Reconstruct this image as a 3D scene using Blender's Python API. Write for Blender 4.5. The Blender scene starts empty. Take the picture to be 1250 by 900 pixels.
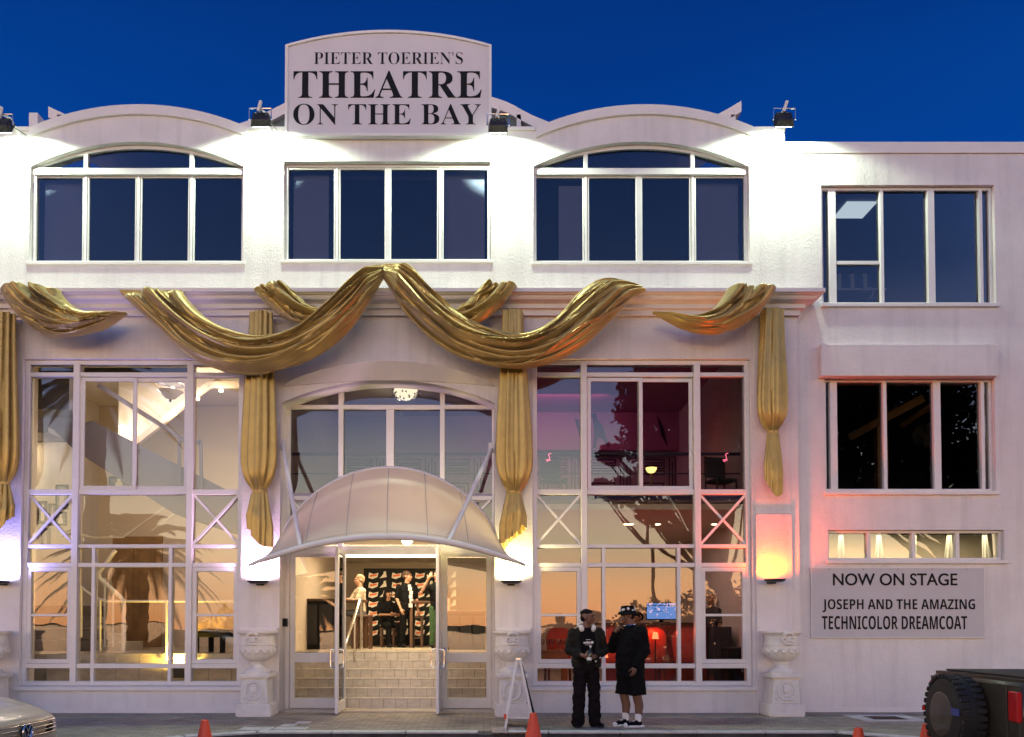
import bpy, bmesh, math, random
from mathutils import Vector, Matrix, Euler
from mathutils.geometry import tessellate_polygon
from mathutils import noise as mnoise

PI = math.pi
R = math.radians
random.seed(7)
S = bpy.context.scene
COL = S.collection

# ------------------------------------------------------------------ camera
F, PX, PY, TILT, DIST, EYE = 975.0, 590.0, 739.5, R(1.5), 13.0, 1.4
cam = bpy.data.cameras.new('camera')
cam.sensor_width = 36.0
cam.lens = 36.0 * F / 1250.0
cam.shift_x = (625 - PX) / 1250.0
cam.shift_y = (PY - 450) / 1250.0
cam.clip_start, cam.clip_end = 0.1, 9000
co = bpy.data.objects.new('camera', cam)
COL.objects.link(co)
co.location = (0, -DIST, EYE)
co.rotation_euler = (R(90) + TILT, 0, 0)
S.camera = co


def U(px, py, Y=0.0):
    """photo pixel -> point on the vertical plane at depth Y (used to survey the facade)"""
    dx, dz = (px - PX) / F, (PY - py) / F
    d = Vector((dx, math.cos(TILT) - dz * math.sin(TILT), math.sin(TILT) + dz * math.cos(TILT)))
    return Vector((0, -DIST, EYE)) + d * ((Y + DIST) / d.y)


def ux(px, Y=0.0, py=600):
    return U(px, py, Y).x


def uz(py, Y=0.0):
    return U(590, py, Y).z


# ------------------------------------------------------------------ dusk sky (sun already below the sea horizon behind the camera)
S.view_settings.view_transform = 'Standard'
S.view_settings.look = 'None'
S.view_settings.exposure = 0.0
S.view_settings.gamma = 1.0
W = bpy.data.worlds.new('World')
S.world = W
W.use_nodes = True
nt = W.node_tree
nt.nodes.clear()


def nd(nt, t, **kw):
    n = nt.nodes.new(t)
    for k, v in kw.items():
        setattr(n, k, v)
    return n


def ramp(nt, stops, src=None, interp='LINEAR'):
    n = nd(nt, 'ShaderNodeValToRGB')
    cr = n.color_ramp
    cr.interpolation = interp
    while len(cr.elements) < len(stops):
        cr.elements.new(0.5)
    for e, (p, c) in zip(cr.elements, stops):
        e.position = p
        e.color = (c[0], c[1], c[2], 1) if hasattr(c, '__len__') else (c, c, c, 1)
    if src is not None:
        nt.links.new(src, n.inputs[0])
    return n


def math_node(nt, op, a, b=None, c=None, clamp=False):
    n = nd(nt, 'ShaderNodeMath', operation=op, use_clamp=clamp)
    for i, v in enumerate((a, b, c)):
        if v is None:
            continue
        if isinstance(v, (int, float)):
            n.inputs[i].default_value = v
        else:
            nt.links.new(v, n.inputs[i])
    return n.outputs[0]


tc = nd(nt, 'ShaderNodeTexCoord')
sep = nd(nt, 'ShaderNodeSeparateXYZ')
nt.links.new(tc.outputs['Generated'], sep.inputs[0])
el = math_node(nt, 'MULTIPLY', math_node(nt, 'ARCSINE', sep.outputs['Z']), 2 / PI)      # 0 horizon .. 1 zenith
wfac = math_node(nt, 'MULTIPLY_ADD', sep.outputs['Y'], -0.5, 0.5, clamp=True)          # 1 towards the sunset
D2 = 1 / 90.0
west = ramp(nt, [(0.0, (6.8, 2.8, 1.0)), (2.5 * D2, (7.3, 3.7, 1.6)), (6 * D2, (5.0, 4.1, 2.6)), (10 * D2, (2.35, 2.5, 2.35)),
                 (15 * D2, (0.9, 1.1, 2.0)), (22 * D2, (0.26, 0.48, 1.2)), (34 * D2, (0.035, 0.16, 0.64)), (1.0, (0.007, 0.07, 0.34))], el)
east = ramp(nt, [(0.0, (0.05, 0.09, 0.3)), (10 * D2, (0.012, 0.085, 0.40)), (20 * D2, (0.003, 0.062, 0.35)), (27 * D2, (0.001, 0.052, 0.31)), (38 * D2, (0.001, 0.032, 0.21)),
                 (1.0, (0.001, 0.03, 0.18))], el)
mx = nd(nt, 'ShaderNodeMix', data_type='RGBA')
nt.links.new(ramp(nt, [(0.3, 0.0), (0.95, 1.0)], wfac, 'EASE').outputs[0], mx.inputs[0])
nt.links.new(east.outputs[0], mx.inputs[6])
nt.links.new(west.outputs[0], mx.inputs[7])
bg = nd(nt, 'ShaderNodeBackground')
bg.inputs['Strength'].default_value = 1.0
wn = nd(nt, 'ShaderNodeTexNoise')       # very faint unevenness of the evening air
wn.inputs['Scale'].default_value = 2.2
wn.inputs['Detail'].default_value = 5
wm = nd(nt, 'ShaderNodeMapping')
wm.inputs['Scale'].default_value = (1, 1, 4)
nt.links.new(tc.outputs['Generated'], wm.inputs[0])
nt.links.new(wm.outputs[0], wn.inputs['Vector'])
wr = ramp(nt, [(0.3, (0.88, 0.92, 0.95)), (0.72, (1.2, 1.12, 1.05))], wn.outputs['Fac'])
wx = nd(nt, 'ShaderNodeMix', data_type='RGBA', blend_type='MULTIPLY')
wx.inputs[0].default_value = 1.0
nt.links.new(mx.outputs[2], wx.inputs[6])
nt.links.new(wr.outputs[0], wx.inputs[7])
nt.links.new(wx.outputs[2], bg.inputs['Color'])
wo = nd(nt, 'ShaderNodeOutputWorld')
nt.links.new(bg.outputs[0], wo.inputs[0])
W.cycles.sampling_method = 'AUTOMATIC'

S.cycles.max_bounces = 8
S.cycles.transparent_max_bounces = 16
S.cycles.sample_clamp_indirect = 6.0
S.cycles.use_light_tree = True
S.cycles.use_denoising = True
S.cycles.caustics_reflective = False
S.cycles.caustics_refractive = False

# ------------------------------------------------------------------ materials


def mat(name, col, rough=0.6, metal=0.0, var=0.0, vscale=4.0, bump=0.0, bscale=40.0, spec=0.5, coat=0.0, stretch=(1, 1, 1), col2=None,
        bdist=0.01, sheen=0.0, dirt=0.0):
    m = bpy.data.materials.new(name)
    m.use_nodes = True
    t = m.node_tree
    b = t.nodes['Principled BSDF']
    b.inputs['Base Color'].default_value = (*col, 1)
    b.inputs['Roughness'].default_value = rough
    b.inputs['Metallic'].default_value = metal
    b.inputs['Specular IOR Level'].default_value = spec
    b.inputs['Coat Weight'].default_value = coat
    b.inputs['Sheen Weight'].default_value = sheen
    if var or bump or dirt:
        g = nd(t, 'ShaderNodeNewGeometry')
        mp = nd(t, 'ShaderNodeMapping')
        mp.inputs['Scale'].default_value = stretch
        t.links.new(g.outputs['Position'], mp.inputs[0])
    if var:
        n = nd(t, 'ShaderNodeTexNoise')
        n.inputs['Scale'].default_value = vscale
        n.inputs['Detail'].default_value = 6
        n.inputs['Roughness'].default_value = 0.62
        t.links.new(mp.outputs[0], n.inputs['Vector'])
        c2 = col2 or tuple(c * (1 - var) for c in col)
        r = ramp(t, [(0.32, c2), (0.68, tuple(min(1, c * (1 + var * 0.35)) for c in col))], n.outputs['Fac'])
        out = r.outputs[0]
        if dirt:      # grime streaks that run down the surface
            m2 = nd(t, 'ShaderNodeMapping')
            m2.inputs['Scale'].default_value = (5, 5, 0.35)
            t.links.new(g.outputs['Position'], m2.inputs[0])
            n2 = nd(t, 'ShaderNodeTexNoise')
            n2.inputs['Scale'].default_value = 1.2
            n2.inputs['Detail'].default_value = 5
            t.links.new(m2.outputs[0], n2.inputs['Vector'])
            k = ramp(t, [(0.5, 1.0), (0.75, 1 - dirt)], n2.outputs['Fac'])
            mm = nd(t, 'ShaderNodeMix', data_type='RGBA', blend_type='MULTIPLY')
            mm.inputs[0].default_value = 1
            t.links.new(out, mm.inputs[6])
            t.links.new(k.outputs[0], mm.inputs[7])
            out = mm.outputs[2]
        t.links.new(out, b.inputs['Base Color'])
        rr = nd(t, 'ShaderNodeMapRange')
        rr.inputs[3].default_value = max(0, rough - 0.08)
        rr.inputs[4].default_value = min(1, rough + 0.08)
        t.links.new(n.outputs['Fac'], rr.inputs[0])
        t.links.new(rr.outputs[0], b.inputs['Roughness'])
    if bump:
        n = nd(t, 'ShaderNodeTexNoise')
        n.inputs['Scale'].default_value = bscale
        n.inputs['Detail'].default_value = 5
        t.links.new(mp.outputs[0], n.inputs['Vector'])
        bp = nd(t, 'ShaderNodeBump')
        bp.inputs['Strength'].default_value = bump
        bp.inputs['Distance'].default_value = bdist
        t.links.new(n.outputs['Fac'], bp.inputs['Height'])
        t.links.new(bp.outputs[0], b.inputs['Normal'])
    return m


def glow(name, col, st):
    m = bpy.data.materials.new(name)
    m.use_nodes = True
    t = m.node_tree
    t.nodes.clear()
    e = nd(t, 'ShaderNodeEmission')
    e.inputs[0].default_value = (*col, 1)
    e.inputs[1].default_value = st
    o = nd(t, 'ShaderNodeOutputMaterial')
    t.links.new(e.outputs[0], o.inputs[0])
    return m


def glass(name, refl=0.13, tint=(0.8, 0.8, 0.82), rough=0.0, wob=0.0018):
    """thin tinted window glass: part of the light passes, part is mirrored, a little more at grazing angles"""
    m = bpy.data.materials.new(name)
    m.use_nodes = True
    t = m.node_tree
    t.nodes.clear()
    tr = nd(t, 'ShaderNodeBsdfTransparent')
    tr.inputs[0].default_value = (*tint, 1)
    gl = nd(t, 'ShaderNodeBsdfGlossy')
    gl.inputs['Roughness'].default_value = rough
    g = nd(t, 'ShaderNodeNewGeometry')
    n = nd(t, 'ShaderNodeTexNoise')
    n.inputs['Scale'].default_value = 1.1
    t.links.new(g.outputs['Position'], n.inputs['Vector'])
    bp = nd(t, 'ShaderNodeBump')
    bp.inputs['Strength'].default_value = 1.0
    bp.inputs['Distance'].default_value = wob
    t.links.new(n.outputs['Fac'], bp.inputs['Height'])
    t.links.new(bp.outputs[0], gl.inputs['Normal'])
    lw = nd(t, 'ShaderNodeFresnel')
    lw.inputs[0].default_value = 1.5
    f = math_node(t, 'ADD', lw.outputs[0], refl - 0.04, clamp=True)
    ms = nd(t, 'ShaderNodeMixShader')
    t.links.new(f, ms.inputs[0])
    t.links.new(tr.outputs[0], ms.inputs[1])
    t.links.new(gl.outputs[0], ms.inputs[2])
    o = nd(t, 'ShaderNodeOutputMaterial')
    t.links.new(ms.outputs[0], o.inputs[0])
    return m


M = {}
M['stucco'] = mat('stucco', (0.74, 0.71, 0.70), 0.85, var=0.10, vscale=1.6, bump=0.55, bscale=26, bdist=0.012, dirt=0.12)
M['trim'] = mat('painted_plaster', (0.76, 0.73, 0.71), 0.7, var=0.07, vscale=2.5, bump=0.18, bscale=60, bdist=0.005)
M['urn'] = mat('urn_plaster', (0.76, 0.73, 0.69), 0.75, var=0.12, vscale=7, bump=0.5, bscale=45, bdist=0.008)
M['alu'] = mat('white_aluminium', (0.72, 0.70, 0.69), 0.4, var=0.05, vscale=8, spec=0.5)
M['sign'] = mat('sign_paint', (0.66, 0.63, 0.65), 0.6, var=0.05, vscale=2, bump=0.05)
M['black'] = mat('black_paint', (0.006, 0.006, 0.007), 0.6, spec=0.2)
M['dark'] = mat('dark_metal', (0.03, 0.03, 0.032), 0.45, metal=0.3, var=0.3)
M['steel'] = mat('stainless', (0.6, 0.58, 0.55), 0.22, metal=1.0)
M['white'] = mat('white_paint', (0.78, 0.77, 0.74), 0.5, var=0.06, vscale=6)
M['gl_up'] = glass('upper_glass', 0.05, (0.66, 0.68, 0.74))
M['gl_mid'] = glass('bay_glass', 0.055, (0.88, 0.87, 0.86))
M['gl_foyer'] = glass('foyer_glass', 0.045, (0.92, 0.91, 0.9))
M['gl_door'] = glass('door_glass', 0.065, (0.84, 0.83, 0.82))
M['gold'] = mat('gold_satin', (0.47, 0.335, 0.095), 0.40, metal=0.45, var=0.22, vscale=3, bump=0.2, bscale=22, bdist=0.02, sheen=0.25)
M['membrane'] = mat('canopy_fabric', (0.72, 0.67, 0.62), 0.55, var=0.05, vscale=1.5, bump=0.04, bscale=5)
_t = M['membrane'].node_tree          # the stretched fabric lets part of the light through
_b, _o = _t.nodes['Principled BSDF'], _t.nodes['Material Output']
_tl, _ms = nd(_t, 'ShaderNodeBsdfTranslucent'), nd(_t, 'ShaderNodeMixShader')
_tl.inputs[0].default_value = (0.8, 0.72, 0.6, 1)
_ms.inputs[0].default_value = 0.5
_t.links.new(_b.outputs[0], _ms.inputs[1])
_t.links.new(_tl.outputs[0], _ms.inputs[2])
_t.links.new(_ms.outputs[0], _o.inputs['Surface'])
M['stone'] = mat('dark_marble', (0.17, 0.145, 0.13), 0.35, var=0.45, vscale=5)
M['seam'] = mat('canopy_seam', (0.42, 0.40, 0.40), 0.6)
M['cream'] = mat('cream_wall', (0.66, 0.56, 0.46), 0.8, var=0.05, vscale=1.2)
M['ceil'] = mat('ceiling_paint', (0.78, 0.73, 0.64), 0.85)
M['floor'] = mat('marble_floor', (0.48, 0.42, 0.33), 0.25, var=0.18, vscale=3)
M['tile'] = mat('marble_tile', (0.60, 0.55, 0.48), 0.3, var=0.22, vscale=5, stretch=(1, 1, 2.4))
M['grout'] = mat('grout', (0.22, 0.20, 0.17), 0.9)
M['wood'] = mat('dark_wood', (0.10, 0.045, 0.02), 0.4, var=0.4, vscale=5, stretch=(6, 6, 0.5))
M['oak'] = mat('oak_beam', (0.30, 0.17, 0.07), 0.5, var=0.3, vscale=4)
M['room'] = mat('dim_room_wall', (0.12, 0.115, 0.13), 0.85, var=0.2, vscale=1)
M['blindcloth'] = mat('blind_cloth', (0.55, 0.56, 0.6), 0.8)
M['mauve'] = mat('mauve_wall', (0.42, 0.38, 0.46), 0.8, var=0.06)
M['slate'] = mat('slate_panel', (0.17, 0.155, 0.20), 0.6, var=0.08)
M['pink_lit'] = mat('pink_lit_ceiling', (0.48, 0.26, 0.38), 0.8)  # pink lamp light tinted into the bar ceiling and frieze colour
M['deco'] = mat('deco_print', (0.03, 0.03, 0.07), 0.6)
M['red'] = mat('red_leather', (0.42, 0.045, 0.025), 0.35, var=0.2)
M['redwall'] = mat('oxblood_wall', (0.30, 0.05, 0.035), 0.6, var=0.2)
M['cone'] = mat('orange_plastic', (0.80, 0.075, 0.02), 0.45, var=0.12, vscale=9)
M['rubber'] = mat('rubber', (0.014, 0.013, 0.012), 0.7, bump=0.3, bscale=60)
M['carpaint'] = mat('silver_car_paint', (0.40, 0.385, 0.34), 0.38, metal=0.3, coat=0.5, var=0.03, vscale=3)
M['olive'] = mat('olive_car_paint', (0.05, 0.045, 0.03), 0.4, coat=0.5, var=0.15)
M['chrome'] = mat('chrome', (0.75, 0.75, 0.75), 0.12, metal=1.0)
M['carglass'] = mat('car_glass', (0.015, 0.017, 0.02), 0.06, spec=0.8)
M['taillight'] = mat('red_lens', (0.55, 0.02, 0.02), 0.15, coat=0.6)
M['lens'] = mat('clear_lens', (0.7, 0.7, 0.7), 0.08, coat=1.0)
M['blueband'] = mat('blue_strap', (0.05, 0.08, 0.30), 0.6, var=0.3, vscale=25)
M['skin_dark'] = mat('skin_brown', (0.16, 0.075, 0.045), 0.5, var=0.08, vscale=12)
M['skin_mid'] = mat('skin_tan', (0.36, 0.19, 0.12), 0.5, var=0.08, vscale=12)
M['hair'] = mat('black_hair', (0.008, 0.006, 0.006), 0.8, spec=0.15, bump=0.8, bscale=90)
M['hair_brown'] = mat('brown_hair', (0.05, 0.025, 0.015), 0.6, bump=0.6, bscale=90)
M['hair_blond'] = mat('blond_hair', (0.24, 0.15, 0.08), 0.6, bump=0.6, bscale=90)
M['cl_black'] = mat('black_cloth', (0.006, 0.006, 0.007), 0.9, spec=0.12, var=0.4, vscale=9, bump=0.5, bscale=16, bdist=0.02)
M['cl_jacket'] = mat('charcoal_cloth', (0.013, 0.0125, 0.009), 0.8, spec=0.2, var=0.35, vscale=9, bump=0.5, bscale=16, bdist=0.02)
M['cl_maroon'] = mat('dark_trouser', (0.010, 0.007, 0.008), 0.9, spec=0.12, var=0.4, vscale=9, bump=0.5, bscale=12, bdist=0.02)
M['cl_white'] = mat('white_cloth', (0.72, 0.70, 0.66), 0.85, bump=0.3, bscale=40)
M['cl_cream'] = mat('cream_cloth', (0.40, 0.34, 0.25), 0.85, bump=0.4, bscale=20)
M['cl_green'] = mat('green_cloth', (0.03, 0.075, 0.028), 0.85, bump=0.4, bscale=20)
M['cl_grey'] = mat('grey_cloth', (0.06, 0.06, 0.07), 0.8, bump=0.4, bscale=20)
M['bottle'] = mat('bottle_glass', (0.02, 0.03, 0.02), 0.12)
M['lip'] = mat('lips', (0.16, 0.05, 0.045), 0.5)
M['eye'] = mat('eyes', (0.02, 0.015, 0.012), 0.2)
M['photo'] = mat('photo_print', (0.20, 0.17, 0.15), 0.5, var=0.9, vscale=7, col2=(0.015, 0.013, 0.012))
M['logo_o'] = mat('orange_print', (0.75, 0.16, 0.04), 0.6)
M['logo_w'] = mat('white_print', (0.8, 0.75, 0.65), 0.6)
M['green_gable'] = mat('gable_board', (0.13, 0.17, 0.17), 0.7, var=0.2)
M['kerb'] = mat('kerb_stone', (0.28, 0.26, 0.24), 0.85, var=0.35, vscale=5, bump=0.5, bscale=30)
M['kerb_top'] = mat('kerb_pale', (0.62, 0.60, 0.56), 0.8, var=0.25, vscale=7)  # paler tone of kerb tops, slabs and the cover rim
M['kerb_dark'] = mat('kerb_face', (0.07, 0.065, 0.06), 0.9, var=0.6, vscale=4, bump=0.5, bscale=30)  # darker tone of the kerb core and front faces
M['hatch'] = mat('rust_cover', (0.06, 0.03, 0.025), 0.7, var=0.4, vscale=12)
M['leaf'] = mat('leaf', (0.03, 0.05, 0.018), 0.6, var=0.4, vscale=3)
M['bark'] = mat('bark', (0.07, 0.05, 0.035), 0.9, var=0.4, vscale=3)
M['sea'] = mat('sea_water', (0.02, 0.035, 0.05), 0.12, bump=0.6, bscale=1.5, bdist=0.2)
M['sand'] = mat('promenade_paving', (0.25, 0.23, 0.20), 0.9, var=0.2)


def paving(name, base, joint, sx, sy, asphalt=False):
    """small clay pavers laid in running bond, worn and stained"""
    m = bpy.data.materials.new(name)
    m.use_nodes = True
    t = m.node_tree
    b = t.nodes['Principled BSDF']
    g = nd(t, 'ShaderNodeNewGeometry')
    n = nd(t, 'ShaderNodeTexNoise')
    n.inputs['Scale'].default_value = 0.9
    n.inputs['Detail'].default_value = 7
    n.inputs['Roughness'].default_value = 0.7
    t.links.new(g.outputs['Position'], n.inputs['Vector'])
    stain = ramp(t, [(0.3, 0.55), (0.5, 0.95), (0.72, 1.2)], n.outputs['Fac'])
    if asphalt:
        br = nd(t, 'ShaderNodeTexNoise')
        br.inputs['Scale'].default_value = 90
        t.links.new(g.outputs['Position'], br.inputs['Vector'])
        cc = ramp(t, [(0.3, joint), (0.7, base)], br.outputs['Fac']).outputs[0]
        hh = br.outputs['Fac']
    else:
        br = nd(t, 'ShaderNodeTexBrick')
        br.inputs['Color1'].default_value = (*base, 1)
        br.inputs['Color2'].default_value = (*(c * 0.68 for c in base), 1)
        br.inputs['Mortar'].default_value = (*joint, 1)
        br.inputs['Scale'].default_value = 1
        br.inputs['Mortar Size'].default_value = 0.006
        br.inputs['Brick Width'].default_value = sx
        br.inputs['Row Height'].default_value = sy
        t.links.new(g.outputs['Position'], br.inputs['Vector'])
        cc, hh = br.outputs['Color'], br.outputs['Fac']
    mm = nd(t, 'ShaderNodeMix', data_type='RGBA', blend_type='MULTIPLY')
    mm.inputs[0].default_value = 1
    t.links.new(cc, mm.inputs[6])
    t.links.new(stain.outputs[0], mm.inputs[7])
    t.links.new(mm.outputs[2], b.inputs['Base Color'])
    b.inputs['Roughness'].default_value = 0.8
    bp = nd(t, 'ShaderNodeBump')
    bp.invert = not asphalt
    bp.inputs['Strength'].default_value = 0.5
    bp.inputs['Distance'].default_value = 0.008
    t.links.new(hh, bp.inputs['Height'])
    t.links.new(bp.outputs[0], b.inputs['Normal'])
    return m


M['paver'] = paving('clay_pavers', (0.42, 0.37, 0.28), (0.15, 0.135, 0.11), 0.2, 0.1)
M['asphalt'] = paving('asphalt', (0.075, 0.072, 0.07), (0.035, 0.034, 0.033), 1, 1, True)

# ------------------------------------------------------------------ mesh building


class MB:
    def __init__(self):
        self.v, self.f = [], []

    def add(self, vs, fs):
        k = len(self.v)
        self.v += [tuple(p) for p in vs]
        self.f += [tuple(i + k for i in q) for q in fs]
        return self

    def box(self, a, b):
        (x0, x1), (y0, y1), (z0, z1) = [(min(p, q), max(p, q)) for p, q in zip(a, b)]
        return self.add([(x0, y0, z0), (x1, y0, z0), (x1, y1, z0), (x0, y1, z0), (x0, y0, z1), (x1, y0, z1), (x1, y1, z1), (x0, y1, z1)],
                        [(0, 3, 2, 1), (4, 5, 6, 7), (0, 1, 5, 4), (1, 2, 6, 5), (2, 3, 7, 6), (3, 0, 4, 7)])

    def obox(self, c, size, rot=(0, 0, 0)):
        m = Matrix.Translation(c) @ Euler(rot).to_matrix().to_4x4()
        sx, sy, sz = (k / 2 for k in size)
        vs = [m @ Vector(p) for p in ((-sx, -sy, -sz), (sx, -sy, -sz), (sx, sy, -sz), (-sx, sy, -sz), (-sx, -sy, sz), (sx, -sy, sz), (sx, sy, sz), (-sx, sy, sz))]
        return self.add(vs, [(0, 3, 2, 1), (4, 5, 6, 7), (0, 1, 5, 4), (1, 2, 6, 5), (2, 3, 7, 6), (3, 0, 4, 7)])

    def bar(self, p, q, w, d, up=(0, 1, 0)):
        """rectangular bar from p to q, w across, d along up"""
        p, q, up = Vector(p), Vector(q), Vector(up).normalized()
        s = (q - p).normalized().cross(up).normalized() * (w / 2)
        u = up * (d / 2)
        vs = [c + a * s + b * u for c in (p, q) for a, b in ((-1, -1), (1, -1), (1, 1), (-1, 1))]
        return self.add(vs, [(0, 1, 2, 3), (7, 6, 5, 4), (0, 4, 5, 1), (1, 5, 6, 2), (2, 6, 7, 3), (3, 7, 4, 0)])

    def holes(self, outer, holes, y0, y1):
        """plate in the XZ plane with holes, y0 front, y1 back"""
        loops = [outer] + list(holes)
        flat = [p for l in loops for p in l]
        tris = tessellate_polygon([[Vector((p[0], p[1], 0)) for p in l] for l in loops])
        n = len(flat)
        fs = [tuple(t) for t in tris] + [tuple(i + n for i in reversed(t)) for t in tris]
        k = 0
        for l in loops:
            m = len(l)
            for i in range(m):
                a, b = k + i, k + (i + 1) % m
                fs.append((a, b, b + n, a + n))
            k += m
        return self.add([(x, y0, z) for x, z in flat] + [(x, y1, z) for x, z in flat], fs)

    def prism(self, poly, y0, y1):
        n = len(poly)
        return self.add([(x, y0, z) for x, z in poly] + [(x, y1, z) for x, z in poly],
                        [tuple(range(n)), tuple(range(2 * n - 1, n - 1, -1))] + [(i, (i + 1) % n, (i + 1) % n + n, i + n) for i in range(n)])

    def flat(self, poly, z0, z1):
        n = len(poly)
        return self.add([(x, y, z0) for x, y in poly] + [(x, y, z1) for x, y in poly],
                        [tuple(range(n - 1, -1, -1)), tuple(range(n, 2 * n))] + [(i, (i + 1) % n, (i + 1) % n + n, i + n) for i in range(n)])

    def tube(self, pts, r, n=8, caps=True, closed=False, ry=1.0):
        pts = [Vector(p) for p in pts]
        rs = r if hasattr(r, '__len__') else [r] * len(pts)
        vs, fs, prev = [], [], None
        for i, p in enumerate(pts):
            if closed:
                d = pts[(i + 1) % len(pts)] - pts[i - 1]
            else:
                d = pts[min(i + 1, len(pts) - 1)] - pts[max(i - 1, 0)]
            d.normalize()
            if prev is None:
                a = d.orthogonal().normalized()
            else:
                a = (prev - d * prev.dot(d))
                a = a.normalized() if a.length > 1e-6 else d.orthogonal().normalized()
            prev = a
            b = d.cross(a)
            for k in range(n):
                t = 2 * PI * k / n
                vs.append(p + (a * math.cos(t) + b * math.sin(t) * ry) * rs[i])
        m = len(pts)
        for i in range(m if closed else m - 1):
            for k in range(n):
                j = (i + 1) % m
                fs.append((i * n + k, i * n + (k + 1) % n, j * n + (k + 1) % n, j * n + k))
        if caps and not closed:
            fs += [tuple(range(n - 1, -1, -1)), tuple(range((m - 1) * n, m * n))]
        return self.add(vs, fs)

    def limb(self, pts, rs, n=10):
        """rounded limb: tube with ball joints"""
        self.tube(pts, rs, n)
        for p, r in zip(pts, rs):
            self.ell(p, (r, r, r), n, 6)
        return self

    def lathe(self, prof, c=(0, 0, 0), n=32, a0=0, a1=2 * PI, sy=1.0):
        full = abs(a1 - a0 - 2 * PI) < 1e-6
        m = n if full else n + 1
        vs = []
        for r, z in prof:
            for k in range(m):
                t = a0 + (a1 - a0) * k / n
                vs.append((c[0] + r * math.cos(t), c[1] + r * math.sin(t) * sy, c[2] + z))
        fs = []
        for i in range(len(prof) - 1):
            for k in range(n):
                j = (k + 1) % m
                fs.append((i * m + k, i * m + j, (i + 1) * m + j, (i + 1) * m + k))
        if full:
            if prof[0][0] > 1e-4:
                fs.append(tuple(range(m - 1, -1, -1)))
            if prof[-1][0] > 1e-4:
                fs.append(tuple(range((len(prof) - 1) * m, len(prof) * m)))
        return self.add(vs, fs)

    def ell(self, c, r, n=14, m=9, rot=None):
        c = Vector(c)
        q = Euler(rot).to_matrix() if rot else None
        vs, fs = [], []
        for i in range(1, m):
            ph = PI * i / m
            for k in range(n):
                t = 2 * PI * k / n
                p = Vector((r[0] * math.sin(ph) * math.cos(t), r[1] * math.sin(ph) * math.sin(t), r[2] * math.cos(ph)))
                vs.append(c + (q @ p if q else p))
        top, bot = Vector((0, 0, r[2])), Vector((0, 0, -r[2]))
        vs += [c + (q @ top if q else top), c + (q @ bot if q else bot)]
        a, b = len(vs) - 2, len(vs) - 1
        for k in range(n):
            j = (k + 1) % n
            fs.append((a, k, j))
            fs.append((b, (m - 2) * n + j, (m - 2) * n + k))
            for i in range(m - 2):
                fs.append((i * n + k, (i + 1) * n + k, (i + 1) * n + j, i * n + j))
        return self.add(vs, fs)

    def grid(self, rows, closeu=False):
        """rows of points -> quads; closeu joins each row into a loop"""
        n = len(rows[0])
        fs = []
        for i in range(len(rows) - 1):
            for k in range(n if closeu else n - 1):
                j = (k + 1) % n
                fs.append((i * n + k, i * n + j, (i + 1) * n + j, (i + 1) * n + k))
        return self.add([p for r in rows for p in r], fs)

    def loft(self, rings, n=16):
        """rings: (centre, rx, ry, yaw) horizontal ellipses, capped"""
        rows = []
        for c, rx, ry, yaw in rings:
            cs, sn = math.cos(yaw), math.sin(yaw)
            rows.append([(c[0] + rx * math.cos(t) * cs - ry * math.sin(t) * sn, c[1] + rx * math.cos(t) * sn + ry * math.sin(t) * cs, c[2])
                         for t in (2 * PI * k / n for k in range(n))])
        self.grid(rows, True)
        k = len(self.v) - n * len(rows)
        self.f += [tuple(range(k + n - 1, k - 1, -1)), tuple(range(len(self.v) - n, len(self.v)))]
        return self

    def mesh(self, name, bevel=0.0, smooth=None, seg=1, merge=False):
        me = bpy.data.meshes.new(name)
        me.from_pydata(self.v, [], self.f)
        bm = bmesh.new()
        bm.from_mesh(me)
        if merge:
            bmesh.ops.remove_doubles(bm, verts=bm.verts, dist=1e-5)
        bmesh.ops.recalc_face_normals(bm, faces=bm.faces)
        if bevel:
            es = [e for e in bm.edges if len(e.link_faces) == 2 and e.calc_face_angle(0) > R(30)]
            bmesh.ops.bevel(bm, geom=es, offset=bevel, segments=seg, affect='EDGES', clamp_overlap=True)
        bm.to_mesh(me)
        bm.free()
        if smooth:
            me.polygons.foreach_set('use_smooth', [True] * len(me.polygons))
            me.set_sharp_from_angle(angle=R(smooth))
        return me


def link(name, me, m, parent=None, loc=None, rot=None):
    o = bpy.data.objects.new(name, me)
    COL.objects.link(o)
    if m is not None and me is not None:
        if not me.materials:
            me.materials.append(m)
    if parent is not None:
        o.parent = parent
    if loc is not None:
        o.location = loc
    if rot is not None:
        o.rotation_euler = rot
    return o


def part(name, mb, m, parent, bevel=0.0, smooth=None, loc=None, rot=None, seg=1, merge=False):
    me = mb.mesh(name, bevel, smooth, seg, merge) if isinstance(mb, MB) else mb
    return link(name, me, M[m] if isinstance(m, str) else m, parent, loc, rot)


def thing(name, label, cat, loc=(0, 0, 0), rz=0.0, group=None):
    o = bpy.data.objects.new(name, None)
    COL.objects.link(o)
    o.empty_display_size = 0.2
    o.location = loc
    o.rotation_euler = (0, 0, rz)
    o['label'], o['category'] = label, cat
    if group:
        o['group'] = group
    return o


def tag(o, label, cat, group=None):
    o['label'], o['category'] = label, cat
    if group:
        o['group'] = group
    return o


def struct(name, mb, m, parent=None, kind='structure', **kw):
    o = part(name, mb, m, parent, **kw)
    o['kind'] = kind
    return o


def dup(root, loc, rz=None, label=None, scale=None):
    r = root.copy()
    COL.objects.link(r)
    r.location = loc
    if rz is not None:
        r.rotation_euler = (0, 0, rz)
    if scale:
        r.scale = scale
    if label:
        r['label'] = label
    for ch in list(root.children):
        c = ch.copy()
        COL.objects.link(c)
        c.parent = r
        for g in list(ch.children):
            d = g.copy()
            COL.objects.link(d)
            d.parent = c
    return r


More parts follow.
